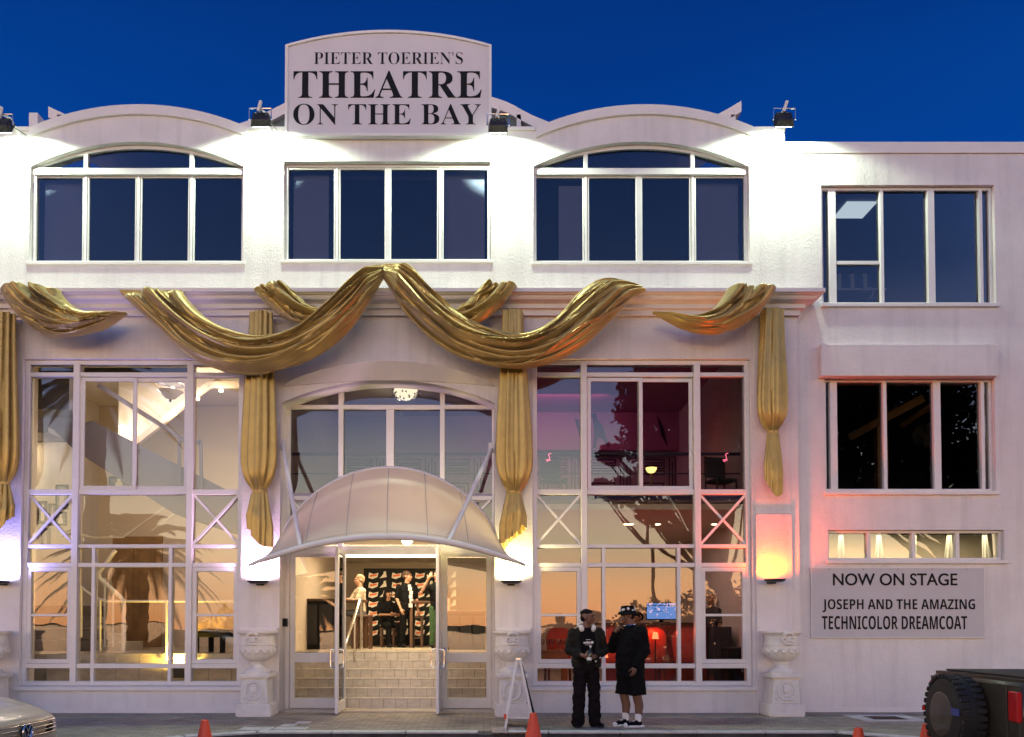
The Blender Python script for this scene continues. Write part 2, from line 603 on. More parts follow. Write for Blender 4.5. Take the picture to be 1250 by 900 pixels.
def evaluated(o, name):
    bpy.context.view_layer.update()
    dg = bpy.context.evaluated_depsgraph_get()
    me = bpy.data.meshes.new_from_object(o.evaluated_get(dg))
    me.name = name
    bpy.data.objects.remove(o)
    return me


def fuse(mb, name, voxel, smooth=2, ratio=None, wrinkle=0.0):
    """melt overlapping shapes into one continuous skin"""
    me = mb.mesh(name)
    o = bpy.data.objects.new(name, me)
    COL.objects.link(o)
    r = o.modifiers.new('r', 'REMESH')
    r.mode, r.voxel_size = 'VOXEL', voxel
    s = o.modifiers.new('s', 'SMOOTH')
    s.factor, s.iterations = 0.5, smooth
    out = evaluated(o, name)
    if wrinkle:
        vs = [0.0] * (3 * len(out.vertices))
        ns = [0.0] * (3 * len(out.vertices))
        out.vertices.foreach_get('co', vs)
        out.vertices.foreach_get('normal', ns)
        for i in range(len(out.vertices)):
            p = Vector(vs[3 * i:3 * i + 3])
            d = wrinkle * (mnoise.noise(Vector((p.x * 9, p.y * 9, p.z * 16))) + 0.5 * mnoise.noise(Vector((p.x * 22, p.y * 22, p.z * 30))))
            for k in range(3):
                vs[3 * i + k] += ns[3 * i + k] * d
        out.vertices.foreach_set('co', vs)
    out.polygons.foreach_set('use_smooth', [True] * len(out.polygons))
    return out


def lettering(name, text, box, y, m, parent, serif=False, offset=0.0, bold=False, depth=0.006, shear=0.0):
    """flat letters filling box=(x0,z0,x1,z1) on the plane y"""
    if serif or bold:
        b0 = 0x1D400 if serif else 0x1D5D4
        text = ''.join(chr(b0 + ord(c) - 65) if 'A' <= c <= 'Z' else c for c in text)
    c = bpy.data.curves.new(name, 'FONT')
    c.body = text
    c.offset = offset
    c.extrude = 0.004
    c.shear = shear
    c.resolution_u = 6
    o = bpy.data.objects.new(name, c)
    COL.objects.link(o)
    me = evaluated(o, name)
    bpy.data.curves.remove(c)
    xs = [v.co.x for v in me.vertices]
    ys = [v.co.y for v in me.vertices]
    x0, x1, y0, y1 = min(xs), max(xs), min(ys), max(ys)
    for v in me.vertices:
        v.co = ((v.co.x - x0) / (x1 - x0) * (box[2] - box[0]) + box[0], y - depth / 2 - v.co.z / 0.008 * depth,
                (v.co.y - y0) / (y1 - y0) * (box[3] - box[1]) + box[1])
    me.materials.clear()
    return link(name, me, M[m] if isinstance(m, str) else m, parent)


def light(name, kind, loc, power, col, parent=None, aim=None, size=0.1, spot=120, blend=0.5):
    l = bpy.data.lights.new(name, kind)
    l.energy, l.color = power, col
    if kind == 'SPOT':
        l.spot_size, l.spot_blend, l.shadow_soft_size = R(spot), blend, size
    elif kind == 'AREA':
        l.shape = 'RECTANGLE'
        l.size, l.size_y = size if hasattr(size, '__len__') else (size, size)
    else:
        l.shadow_soft_size = size
    o = bpy.data.objects.new(name, l)
    COL.objects.link(o)
    o.location = loc
    if aim is not None:
        o.rotation_euler = Vector(aim).to_track_quat('-Z', 'Y').to_euler()
    if parent is not None:
        o.parent = parent
    return o


def spline(pts, n):
    """Catmull-Rom through points, n samples"""
    pts = [Vector(p) for p in pts]
    out = []
    m = len(pts) - 1
    for i in range(n):
        t = i / (n - 1) * m
        k = min(int(t), m - 1)
        u = t - k
        p0, p1, p2, p3 = pts[max(k - 1, 0)], pts[k], pts[k + 1], pts[min(k + 2, m)]
        out.append(0.5 * ((2 * p1) + (p2 - p0) * u + (2 * p0 - 5 * p1 + 4 * p2 - p3) * u * u + (3 * p1 - p0 - 3 * p2 + p3) * u ** 3))
    return out


def arc_z(x, x0, x1, zs, zp):
    """height of a circular arch springing at zs, peak zp"""
    h, w = zp - zs, (x1 - x0) / 2
    r = (w * w + h * h) / (2 * h)
    d = x - (x0 + x1) / 2
    return zp - r + math.sqrt(max(r * r - d * d, 0))


def arch_poly(x0, x1, zb, zs, zp, n=24):
    return [(x0, zb), (x1, zb)] + [(x, arc_z(x, x0, x1, zs, zp)) for x in (x1 + (x0 - x1) * i / n for i in range(n + 1))]

# ------------------------------------------------------------------ theatre building
UY, DY, WY = 0.12, 0.42, 0.14           # upper wall, door plane, wing wall
XL, XR, XU = -9.4, ux(975, 0), ux(962, UY)
BX = (-7.55, -3.95)                     # left bay
BR = (0.805, 4.385)                     # right bay
B0, B1 = uz(838), uz(438)
PXL, PXR = ux(342), ux(604)             # portal
bld = thing('theatre_building', 'white three-storey theatre with arched parapets, golden swags and the tall sign board on its roof', 'building')

# lower wall with its three openings
portal = arch_poly(PXL, PXR, 0.0, uz(492), uz(464))
ZC0, ZC1 = uz(383, -0.1), uz(352, -0.35)
lw = MB()
outer = [(XL, -0.3), (PXL, -0.3), (PXL, 0.0)]
# the portal reaches the ground, so it is cut into the outline
out = [(XL, -0.3), (PXL, -0.3)] + [portal[-1]] + list(reversed(portal[2:-1])) + [(PXR, -0.3), (XR, -0.3), (XR, ZC0 + 0.1), (XL, ZC0 + 0.1)]
bay = lambda b: [(b[0], B0), (b[1], B0), (b[1], B1), (b[0], B1)]
lw.holes(out, [bay(BX), bay(BR)], 0.0, 0.45)
part('lower_wall', lw, 'stucco', bld)
# sills and thin raised margins round the bays
for b in (BX, BR):
    part('window_sill', MB().box((b[0] - 0.06, -0.05, B0 - 0.07), (b[1] + 0.06, 0.055, B0 - 0.003)), 'trim', bld, bevel=0.008)
# upper wall and its parapet line
zp, za = uz(158, UY), uz(130, UY)
A1 = (ux(30, UY), ux(300, UY))
A2 = (ux(655, UY), ux(925, UY))
top = [(XU, zp)]
for a, b in ((A2[0], A2[1]), (A1[0], A1[1])):
    top += [(x, arc_z(x, a, b, zp, za)) for x in (b + (a - b) * i / 28 for i in range(29))]
top += [(XL, zp)]
W1 = (ux(36, UY, 260), ux(297, UY, 260))
W2 = (ux(346, UY, 260), ux(599, UY, 260))
W3 = (ux(651, UY, 260), ux(915, UY, 260))
zs1, zr1, zk1 = uz(320, UY), uz(203, UY), uz(173, UY)
zs2, zk2 = uz(318, UY), uz(197, UY)
upw = MB()
upw.holes([(XL, ZC0 + 0.1), (XU, ZC0 + 0.1)] + top,
          [arch_poly(*W1, zs1, zr1, zk1), [(W2[0], zs2), (W2[1], zs2), (W2[1], zk2), (W2[0], zk2)], arch_poly(*W3, zs1, zr1, zk1)], UY, UY + 0.3)
part('upper_wall', upw, 'stucco', bld)
for a in (A1, A2):      # arched band along the top of each parapet arch
    o_ = [(x, arc_z(x, a[0], a[1], zp, za) + 0.012) for x in (a[0] + (a[1] - a[0]) * i / 28 for i in range(29))]
    lo = [(x, z - 0.165) for x, z in o_]
    part('parapet_band', MB().prism(o_ + list(reversed(lo)), UY - 0.045, UY + 0.32), 'trim', bld, bevel=0.006)
for a, b, zz in ((XL, A1[0], zp), (A1[1], A2[0], zp), (A2[1], XU, zp)):
    part('parapet_cap', MB().box((a + 0.003, UY - 0.03, zz - 0.03), (b - 0.003, UY + 0.33, zz + 0.035)), 'trim', bld, bevel=0.008)
# shell behind the front
sh = MB()
sh.box((XL, 0.46, -0.3), (XL + 0.2, 9.0, 9.0)).box((XU - 0.2, 0.46, -0.3), (XU, 9.0, 9.0)).box((XL, 9.0, -0.3), (XU, 9.2, 9.0))
part('side_wall', sh, 'stucco', bld)
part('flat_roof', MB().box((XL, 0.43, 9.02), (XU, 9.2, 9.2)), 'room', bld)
# cornice with mitred return
prof = [(0.0, uz(386, 0)), (0.07, uz(385, -.07)), (0.07, uz(378, -.07)), (0.13, uz(376, -.13)), (0.13, uz(371, -.13)), (0.17, uz(368.5, -.17)),
        (0.24, uz(365.5, -.24)), (0.27, uz(362, -.27)), (0.27, uz(360.5, -.27)), (0.31, uz(359, -.31)), (0.33, uz(357, -.33)), (0.36, uz(356, -.36)),
        (0.36, uz(351.5, -.36)), (-0.12, uz(351.5, -.36) + 0.02)]
XC = XR - 0.04
rows = []
for d, z in prof:
    rows.append([(XL, -d, z), (XC + d, -d, z), (XC + d, WY - 0.002, z)])
cm = MB().grid(rows)
part('cornice', cm, 'trim', bld)
# crescent hood over the portal, its lit face leaning outwards
hx0, hx1 = ux(347), ux(604)
rows = [[], [], [], []]
for i in range(41):
    x = hx0 + (hx1 - hx0) * i / 40
    k = 1 - abs(2 * i / 40 - 1) ** 2
    zb_, zt_ = arc_z(x, hx0, hx1, uz(472), uz(465)), arc_z(x, hx0, hx1, uz(471), uz(447))
    d = 0.05 + 0.2 * k ** 0.6
    rows[0].append((x, 0.01, zb_))
    rows[1].append((x, -0.03, zb_))
    rows[2].append((x, -d, zt_))
    rows[3].append((x, 0.01, zt_ + 0.03))
part('portal_hood', MB().grid(rows), 'trim', bld, smooth=30)
# pilaster margins next to the portal
for x0, x1 in ((ux(297), ux(300)), (ux(338), ux(342)), (ux(604), ux(608)), (ux(644), ux(647))):
    pass
zled = uz(768)
for x0, x1 in ((ux(295), ux(341)), (ux(605), ux(648))):
    part('pilaster_ledge', MB().box((x0, -0.07, zled - 0.035), (x1, -0.003, zled + 0.02)), 'trim', bld, bevel=0.01)
part('plinth', MB().box((BX[0] - 0.3, -0.025, -0.3), (ux(296), -0.003, 0.06)), 'trim', bld)
part('pilaster', MB().box((ux(921), -0.05, -0.3), (ux(965), -0.003, uz(628))).box((ux(921), -0.012, uz(627)), (ux(965), -0.004, ZC0 - 0.06)), 'stucco', bld, bevel=0.008)

# sloping fascias of the hollow roof behind the parapet arches
RY = 2.0


def swoop(pts, th, name='roof_fascia'):
    c = spline([U(px, py, RY) for px, py in pts], 24)
    up = [(p.x, p.z) for p in c]
    lo = [(p.x, p.z - th) for p in reversed(c)]
    return part(name, MB().prism(up + lo, RY, RY + 1.4), 'trim', bld)


swoop([(596, 117), (620, 125), (655, 143), (700, 158), (760, 166), (830, 158), (875, 140), (905, 123)], 0.21)
swoop([(351, 124), (325, 137), (295, 150), (240, 163), (190, 168), (130, 160), (90, 144), (59, 130)], 0.21)
part('gable_wall', MB().prism([(p.x, p.z) for p in (U(600, 128, 2.1), U(680, 165, 2.1), U(680, 185, 2.1), U(600, 185, 2.1))], 2.1, 2.2), 'green_gable', bld)
part('gable_wall', MB().prism([(p.x, p.z) for p in (U(348, 136, 2.1), U(348, 185, 2.1), U(280, 185, 2.1), U(290, 158, 2.1))], 2.1, 2.2), 'green_gable', bld)
for px in (634, 900, 64):
    part('gable_post', MB().box((ux(px, 1.95) - 0.04, 2.0, uz(200, 2)), (ux(px, 1.95) + 0.04, 2.09, uz(140, 2))), 'trim', bld)
part('roof_vent', MB().box((ux(36, 1), 0.8, uz(175, 1)), (ux(47, 1), 1.1, uz(146, 1))), 'trim', bld, bevel=0.01)


# ------------------------------------------------------------------ windows
def tilted(poly, y, a=0.003):
    """one pane 6 mm thick, set very slightly out of true"""
    ax, az = random.uniform(-a, a), random.uniform(-a, a)
    cx = sum(p[0] for p in poly) / len(poly)
    cz = sum(p[1] for p in poly) / len(poly)
    n = len(poly)
    vs = [(x, y + k + ax * (x - cx) + az * (z - cz), z) for k in (0, 0.006) for x, z in poly]
    return MB().add(vs, [tuple(range(n)), tuple(range(2 * n - 1, n - 1, -1))] + [(i, (i + 1) % n, (i + 1) % n + n, i + n) for i in range(n)])


def frame_rect(x0, z0, x1, z1, w):
    return [(x0, z0), (x1, z0), (x1, z1), (x0, z1)], [(x0 + w, z0 + w), (x1 - w, z0 + w), (x1 - w, z1 - w), (x0 + w, z1 - w)]


def add_frame(name, r, w, y0, y1, parent, bevel=0.006):
    o_, i_ = frame_rect(*r, w)
    return part(name, MB().holes(o_, [i_], y0, y1), 'alu', parent, bevel=bevel)


def add_pane(r, y, gl, parent):
    return part('pane', tilted([(r[0], r[1]), (r[2], r[1]), (r[2], r[3]), (r[0], r[3])], y), gl, parent)


def vbar(name, x, z0, z1, w, y0, y1, parent):
    return part(name, MB().box((x - w / 2, y0, z0), (x + w / 2, y1, z1)), 'alu', parent, bevel=0.005)


def hbar(name, z, x0, x1, w, y0, y1, parent):
    return part(name, MB().box((x0, y0, z - w / 2), (x1, y1, z + w / 2)), 'alu', parent, bevel=0.005)


def upper_arched(X, double):
    x0, x1 = X
    y = UY + 0.09
    o_ = arch_poly(x0 + 0.004, x1 - 0.004, zs1 + 0.004, zr1, zk1 - 0.004)
    i_ = arch_poly(x0 + 0.055, x1 - 0.055, zs1 + 0.05, zr1 + 0.02, zk1 - 0.07)
    w = part('window', MB().holes(o_, [i_], y, y + 0.1), 'alu', bld, bevel=0.006)
    zt = uz(206.5, UY)
    hbar('transom', zt, x0 + 0.02, x1 - 0.02, 0.11, y - 0.03, y + 0.09, w)
    xs = [x0 + (x1 - x0) * k for k in (0, 0.247, 0.495, 0.745, 1)]
    for k, x in enumerate(xs[1:4]):
        ww = 0.1 if (k == 1 and double) else 0.045
        vbar('mullion', x, zs1 + 0.03, zt - 0.057, ww, y + 0.012, y + 0.085, w)
        if k != 1:
            vbar('mullion', x, zt + 0.057, arc_z(x, x0, x1, zr1, zk1) - 0.03, 0.07, y + 0.004, y + 0.085, w)
    for k in range(4):
        add_frame('sash', (xs[k] + 0.03, zs1 + 0.05, xs[k + 1] - 0.03, zt - 0.06), 0.024, y + 0.02, y + 0.08, w)
        add_pane((xs[k] + 0.05, zs1 + 0.07, xs[k + 1] - 0.05, zt - 0.08), y + 0.045, 'gl_up', w)
    for a, b in ((0, 1), (1, 3), (3, 4)):
        xa, xb = max(xs[a], x0 + 0.05), min(xs[b], x1 - 0.05)
        pts = [(xa + (xb - xa) * i / 8, arc_z(xa + (xb - xa) * i / 8, x0, x1, zr1, zk1 - 0.03)) for i in range(9)]
        part('pane', tilted([(xa, zt)] + [(xb, zt)] + list(reversed(pts)), y + 0.045), 'gl_up', w)
    part('window_sill', MB().box((x0 - 0.04, UY - 0.03, zs1 - 0.05), (x1 + 0.04, UY + 0.085, zs1 - 0.002)), 'trim', bld, bevel=0.006)


upper_arched(W1, False)
upper_arched(W3, True)
y = UY + 0.09
w = add_frame('window', (W2[0] + 0.004, zs2 + 0.004, W2[1] - 0.004, zk2 - 0.004), 0.045, y, y + 0.1, bld)
xs = [ux(p, UY, 260) for p in (346, 410, 472.5, 537, 599)]
for k, x in enumerate(xs[1:4]):
    vbar('mullion', x, zs2 + 0.04, zk2 - 0.04, 0.09 if k == 1 else 0.045, y + 0.012, y + 0.085, w)
for k in range(4):
    add_frame('sash', (xs[k] + 0.03, zs2 + 0.05, xs[k + 1] - 0.03, zk2 - 0.05), 0.024, y + 0.02, y + 0.08, w)
    add_pane((xs[k] + 0.05, zs2 + 0.07, xs[k + 1] - 0.05, zk2 - 0.07), y + 0.045, 'gl_up', w)
part('window_sill', MB().box((W2[0] - 0.04, UY - 0.03, zs2 - 0.05), (W2[1] + 0.04, UY + 0.085, zs2 - 0.002)), 'trim', bld, bevel=0.006)

ZB = {p: uz(p, 0.1) for p in (438, 458, 465, 601, 667, 690, 751, 813, 838)}


def bay_window(b, lower=(0.322, 0.672), gm='gl_mid'):
    x0, x1 = b
    wd = x1 - x0
    y = 0.06
    w = add_frame('window', (x0 + 0.004, B0 + 0.004, x1 - 0.004, B1 - 0.004), 0.075, y, y + 0.14, bld, bevel=0.008)
    m1, m2, mc = x0 + 0.237 * wd, x0 + 0.758 * wd, x0 + 0.498 * wd
    l1, l2 = x0 + lower[0] * wd, x0 + lower[1] * wd
    for x in (m1, m2):
        vbar('mullion', x, B0 + 0.05, B1 - 0.05, 0.1, y - 0.02, y + 0.13, w)
    Z = ZB
    for z, a, c, t in ((Z[458], x0, x1, 0.07), (Z[601], x0, x1, 0.085), (Z[667], x0, x1, 0.06), (Z[690], x0, x1, 0.07), (Z[813], x0, x1, 0.075)):
        segs = [(x0 + 0.03, m1 - 0.052), (m1 + 0.052, m2 - 0.052), (m2 + 0.052, x1 - 0.03)]
        for s in segs:
            hbar('transom', z, s[0], s[1], t, y + 0.006, y + 0.12, w)
    # sliding sashes in the tall middle light
    for a, c, dy in ((m1 + 0.06, mc + 0.04, 0.0), (mc - 0.04, m2 - 0.06, 0.035)):
        add_frame('sash', (a, Z[601] + 0.045, c, Z[458] - 0.05), 0.06, y + 0.02 + dy, y + 0.053 + dy, w, bevel=0.004)
        add_pane((a + 0.04, Z[601] + 0.08, c - 0.04, Z[458] - 0.09), y + 0.034 + dy, gm, w)
    for x in (l1, l2):
        vbar('mullion', x, B0 + 0.05, Z[667] - 0.03, 0.055, y + 0.002, y + 0.11, w)
    cols = [(x0 + 0.05, m1), (m1, m2), (m2, x1 - 0.05)]
    for k, (a, c) in enumerate(cols):
        add_pane((a, Z[458], c, B1 - 0.05), y + 0.07, gm, w)
        add_pane((a, Z[667], c, Z[601]), y + 0.07, gm, w)
        if k != 1:
            add_pane((a, Z[601], c, Z[458]), y + 0.07, gm, w)
            i0, i1 = a + (0.05 if k == 2 else 0.02), c - (0.05 if k == 0 else 0.02)
            br = part('brace', MB().bar((i0, y + 0.03, Z[667] + 0.03), (i1, y + 0.03, Z[601] - 0.04), 0.04, 0.03), 'alu', w)
            br = part('brace', MB().bar((i0, y + 0.055, Z[601] - 0.04), (i1, y + 0.055, Z[667] + 0.03), 0.04, 0.018), 'alu', w)
            add_pane((a, Z[690], c, Z[667]), y + 0.07, gm, w)
            add_frame('sash', (i0, Z[813] + 0.04, i1, Z[690] - 0.037), 0.07, y + 0.015, y + 0.1, w)
            hbar('sash_rail', Z[751], i0 + 0.06, i1 - 0.06, 0.04, y + 0.03, y + 0.09, w)
            add_pane((i0 + 0.05, Z[751], i1 - 0.05, Z[690] - 0.08), y + 0.055, gm, w)
            add_pane((i0 + 0.05, Z[813] + 0.08, i1 - 0.05, Z[751]), y + 0.061, gm, w)
            add_pane((a, B0 + 0.05, c, Z[813]), y + 0.07, gm, w)
    for a, c in ((m1, l1), (l1, l2), (l2, m2)):
        add_pane((a, Z[690], c, Z[667]), y + 0.07, gm, w)
        add_pane((a, Z[813], c, Z[690]), y + 0.07, gm, w)
        add_pane((a, B0 + 0.05, c, Z[813]), y + 0.07, gm, w)


bay_window(BX, gm='gl_foyer')
bay_window(BR, (0.326, 0.67))

# ------------------------------------------------------------------ portal window and doors
y = DY
dx0, dx1 = ux(352, DY, 640), ux(602, DY, 640)
zt_, zspr, zpk = uz(672, DY), uz(492, DY), uz(467, DY)
w = part('window', MB().holes(arch_poly(PXL + 0.003, PXR - 0.003, zt_, zspr, zpk + 0.02), [arch_poly(dx0 + 0.02, dx1 - 0.02, zt_ + 0.07, zspr, zpk - 0.05)], y, y + 0.12), 'alu', bld, bevel=0.006)
mz = uz(497, DY)
mm = [ux(p, DY, 550) for p in (416, 476, 540)]
hbar('transom', mz, dx0, dx1, 0.07, y - 0.01, y + 0.1, w)
zr = uz(608, DY)
hbar('transom', zr, dx0, dx1, 0.07, y - 0.01, y + 0.1, w)
for k, x in enumerate(mm):
    if k == 1:
        vbar('mullion', x, zr + 0.037, mz - 0.037, 0.13, y + 0.005, y + 0.11, w)
    else:
        vbar('mullion', x, zt_ + 0.07, arc_z(x, dx0, dx1, zspr, zpk) - 0.02, 0.08, y - 0.02, y + 0.11, w)
es = [dx0] + mm + [dx1]
for k in range(4):
    add_pane((es[k] + 0.01, zr, es[k + 1] - 0.01, mz), y + 0.06, 'gl_mid', w)
for a, c in ((0, 1), (1, 3), (3, 4)):
    xa, xb = es[a], es[c]
    pts = [(xa + (xb - xa) * i / 8, arc_z(xa + (xb - xa) * i / 8, dx0, dx1, zspr, zpk)) for i in range(9)]
    part('pane', tilted([(xa, mz), (xb, mz)] + list(reversed(pts)), y + 0.06), 'gl_mid', w)
    add_pane((xa, zt_ + 0.05, xb, zr), y + 0.06, 'gl_mid', w)
for a, c in ((es[0], es[1]), (es[3], es[4])):
    part('brace', MB().bar((a + 0.05, y + 0.02, zt_ + 0.1), (c - 0.05, y + 0.02, zr - 0.04), 0.04, 0.03), 'alu', w)
    part('brace', MB().bar((a + 0.05, y + 0.045, zr - 0.04), (c - 0.05, y + 0.045, zt_ + 0.1), 0.04, 0.018), 'alu', w)


def door_leaf(x0, x1, loc, rot, handle_x, label):
    """glazed aluminium leaf: stiles, mid rail, two panes, D handles on both faces; hinge at the local origin"""
    h = zt_ - 0.05
    z1_, z2_ = uz(803, DY), uz(796, DY)
    wd = x1 - x0
    o_ = [(0, 0), (wd, 0), (wd, h), (0, h)]
    s = 0.085
    low = [(s, 0.17), (wd - s, 0.17), (wd - s, 0.77), (s, 0.77)]
    upp = [(s, 0.93), (wd - s, 0.93), (wd - s, h - 0.09), (s, h - 0.09)]
    d = part('door', MB().holes(o_, [low, upp], 0.0, 0.05), 'alu', bld, bevel=0.005, loc=loc, rot=rot)
    d['label'] = label
    part('pane', tilted([(s - .02, .15), (wd - s + .02, .15), (wd - s + .02, .79), (s - .02, .79)], 0.022), 'gl_door', d)
    part('pane', tilted([(s - .02, .91), (wd - s + .02, .91), (wd - s + .02, h - .07), (s - .02, h - .07)], 0.022), 'gl_door', d)
    for sg, yy in ((-1, -0.004), (1, 0.054)):
        part('handle', MB().tube([(handle_x, yy, 0.72), (handle_x, yy + sg * 0.07, 0.73), (handle_x, yy + sg * 0.075, 0.85), (handle_x, yy + sg * 0.075, 0.98),
                                  (handle_x, yy + sg * 0.07, 1.0), (handle_x, yy, 1.01)], 0.013, 8), 'steel', d, smooth=40)
    return d


xo0, xo1 = ux(419, DY, 770), ux(535, DY, 770)
fr = MB()
for x0, x1 in ((dx0 - 0.04, dx0 + 0.025), (xo0 - 0.06, xo0), (xo1, xo1 + 0.06), (dx1 - 0.025, dx1 + 0.04)):
    fr.box((x0, y - 0.003, 0.0), (x1, y + 0.11, zt_ - 0.002))
part('door_frame', fr, 'alu', bld, bevel=0.005)
part('door_head', MB().box((dx0 - 0.04, y + 0.004, zt_ - 0.06), (dx1 + 0.04, y + 0.1, zt_ + 0.068)), 'alu', bld)
door_leaf(0, xo0 - 0.065 - (dx0 + 0.03), (dx0 + 0.03, y + 0.02, 0.03), (0, 0, 0), xo0 - 0.065 - (dx0 + 0.03) - 0.05, 'closed glazed leaf left of the doorway')
door_leaf(0, dx1 - 0.03 - (xo1 + 0.065), (xo1 + 0.065, y + 0.02, 0.03), (0, 0, 0), 0.05, 'closed glazed leaf right of the doorway')
door_leaf(0, 0.82, (xo0 - 0.005, y - 0.012, 0.03), (0, 0, R(-88.5)), 0.76, 'open glazed leaf swung out on the left')
door_leaf(0, 0.82, (xo1 + 0.002, y - 0.012, 0.03), (0, 0, R(-89.5)), 0.76, 'open glazed leaf swung out on the right')
part('threshold', MB().box((PXL + 0.003, 0.0, -0.05), (PXR - 0.003, 0.66, 0.025)), 'floor', bld)
part('keypad', MB().box((ux(346, 0.2), 0.2, uz(765, .2)), (ux(346, .2) + 0.06, 0.3, uz(755, .2))), 'black', bld)

# ------------------------------------------------------------------ rooms behind the glass
FZ, FR = 0.93, 0.36      # lobby floor, floor of the right-hand room
part('room_floor', MB().box((XL + 0.2, 0.85, FZ - 0.2), (-3.76, 8.9, FZ)).box((-3.74, 1.87, FZ - 0.2), (0.44, 8.9, FZ - 0.002)).box((0.46, 0.5, FR - 0.2), (XU - 0.2, 8.9, FR)), 'floor', bld)
up_ = part('upstand', MB().box((XL + 0.3, 0.85, 0.0), (-3.76, 0.9, FZ - 0.21)), 'grout', bld)
for k in range(9):
    x = XL + 1.85 + k * 0.4
    part('tile', MB().box((x, 0.835, 0.35), (x + 0.392, 0.849, FZ - 0.0)), 'tile', up_)
part('upstand', MB().box((0.47, 0.46, 0.0), (XU - 0.22, 0.5, FR + 0.06)), 'redwall', bld)
pw = MB().box((-3.76, 0.46, 0), (-3.66, 8.9, 6.68)).box((0.36, 0.62, 0), (0.46, 8.9, 3.4))
part('partition', pw, 'cream', bld)
part('partition', MB().box((-3.655, 6.9, 3.67), (XU - 0.2, 7.0, 6.68)), 'mauve', bld)
part('back_wall', MB().box((XL + 0.2, 6.0, FZ), (-3.76, 6.1, 6.68)).box((-3.65, 8.2, FZ), (0.35, 8.3, 3.1)).box((0.47, 6.4, FR), (XU - 0.2, 6.5, 3.36)), 'cream', bld)
part('ceiling', MB().box((-3.655, 0.47, 3.1), (0.36, 8.9, 3.2)), 'ceil', bld)
part('ceiling', MB().box((0.365, 0.47, 3.38), (XU - 0.2, 8.9, 3.48)), 'ceil', bld)
part('room_floor', MB().box((-3.655, 0.47, 3.5), (XU - 0.2, 8.9, 3.66)), 'mauve', bld)
part('ceiling', MB().box((XL + 0.2, 0.47, 6.69), (-2.0, 8.9, 6.8)), 'ceil', bld)
part('ceiling', MB().box((-1.99, 0.47, 6.69), (0.4, 8.9, 6.8)), 'mauve', bld)
part('ceiling', MB().box((0.41, 0.47, 6.69), (XU - 0.2, 8.9, 6.8)), 'pink_lit', bld)
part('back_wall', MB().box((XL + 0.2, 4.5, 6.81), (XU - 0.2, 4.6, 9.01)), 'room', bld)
# frieze with painted bird and spear silhouettes in the upper bar
fz = part('frieze', MB().box((0.42, 6.55, 5.75), (XU - 0.21, 6.89, 6.68)), 'pink_lit', bld)
bird = [(0.0, 0.0), (0.06, 0.02), (0.1, 0.28), (0.2, 0.22), (0.34, 0.02), (0.27, 0.3), (0.2, 0.55), (0.1, 0.68), (0.06, 0.84), (-0.05, 0.8), (0.0, 0.72), (0.02, 0.55), (0.03, 0.3)]
part('bird_print', MB().prism([(ux(724, 6.5) + x * 1.2, 5.78 + z * 1.05) for x, z in bird], 6.535, 6.548), 'deco', fz)
part('spear_print', MB().prism([(ux(702, 6.5), 6.5), (ux(707, 6.5), 6.5), (ux(713, 6.5), 5.82), (ux(712, 6.5), 5.82)], 6.535, 6.548), 'deco', fz)
part('spear_print', MB().prism([(ux(803, 6.5), 6.6), (ux(811, 6.5), 6.3), (ux(816, 6.5), 5.82), (ux(808, 6.5), 6.1)], 6.535, 6.548), 'deco', fz)
# geometric wall print
dp = MB()
x = -3.5
while x < XU - 1.0:
    for k in range(3):
        o_, i_ = frame_rect(x + 0.1, 5.2 + 0.14 * k, x + 0.72, 5.31 + 0.14 * k, 0.028)
        dp.holes(o_, [i_], 6.885, 6.898)
    for rr, ww in (((x + 0.12, 4.3, x + 0.7, 5.0), 0.03), ((x + 0.22, 4.42, x + 0.6, 4.9), 0.018)):
        o_, i_ = frame_rect(*rr, ww)
        dp.holes(o_, [i_], 6.885, 6.898)
    for k in range(4):
        dp.box((x + 0.82 + 0.08 * k, 6.885, 4.9 - 0.12 * (k % 2)), (x + 0.845 + 0.08 * k, 6.898, 5.62 - 0.1 * (k % 2)))
    for k, s in enumerate((0.0, 0.07, 0.14)):
        o_, i_ = frame_rect(x + 0.84 + s * 0.5, 4.45 + s, x + 1.08 - s * 0.5, 4.8 - s, 0.022)
        if s < 0.12:
            dp.holes(o_, [i_], 6.885, 6.898)
    for k in range(8):
        dp.box((x + 0.1 + k * 0.14, 6.885, 3.9), (x + 0.125 + k * 0.14, 6.898, 4.22))
    x += 1.22
part('wall_print', dp, 'deco', bld)
part('balcony_rail', MB().box((-3.6, 1.6, 4.55), (XU - 0.3, 1.64, 4.6)).box((-3.6, 1.6, 4.2), (XU - 0.3, 1.62, 4.22)), 'deco', bld)
# pale roller blinds hanging behind some of the top panes
for a, b, zz in ((W3[0] + 0.45, W3[0] + 0.85, uz(250, 1)), (W3[1] - 0.85, W3[1] - 0.1, uz(238, 1)), (W2[1] - 0.8, W2[1] - 0.1, uz(230, 1)), (W1[0] + 0.1, W1[0] + 0.8, uz(240, 1)), (W2[0] + 0.1, W2[0] + 0.7, uz(236, 1))):
    part('blind', MB().box((a, 0.40, zs1 - 0.05), (b, 0.405, zz)), 'blindcloth', bld)

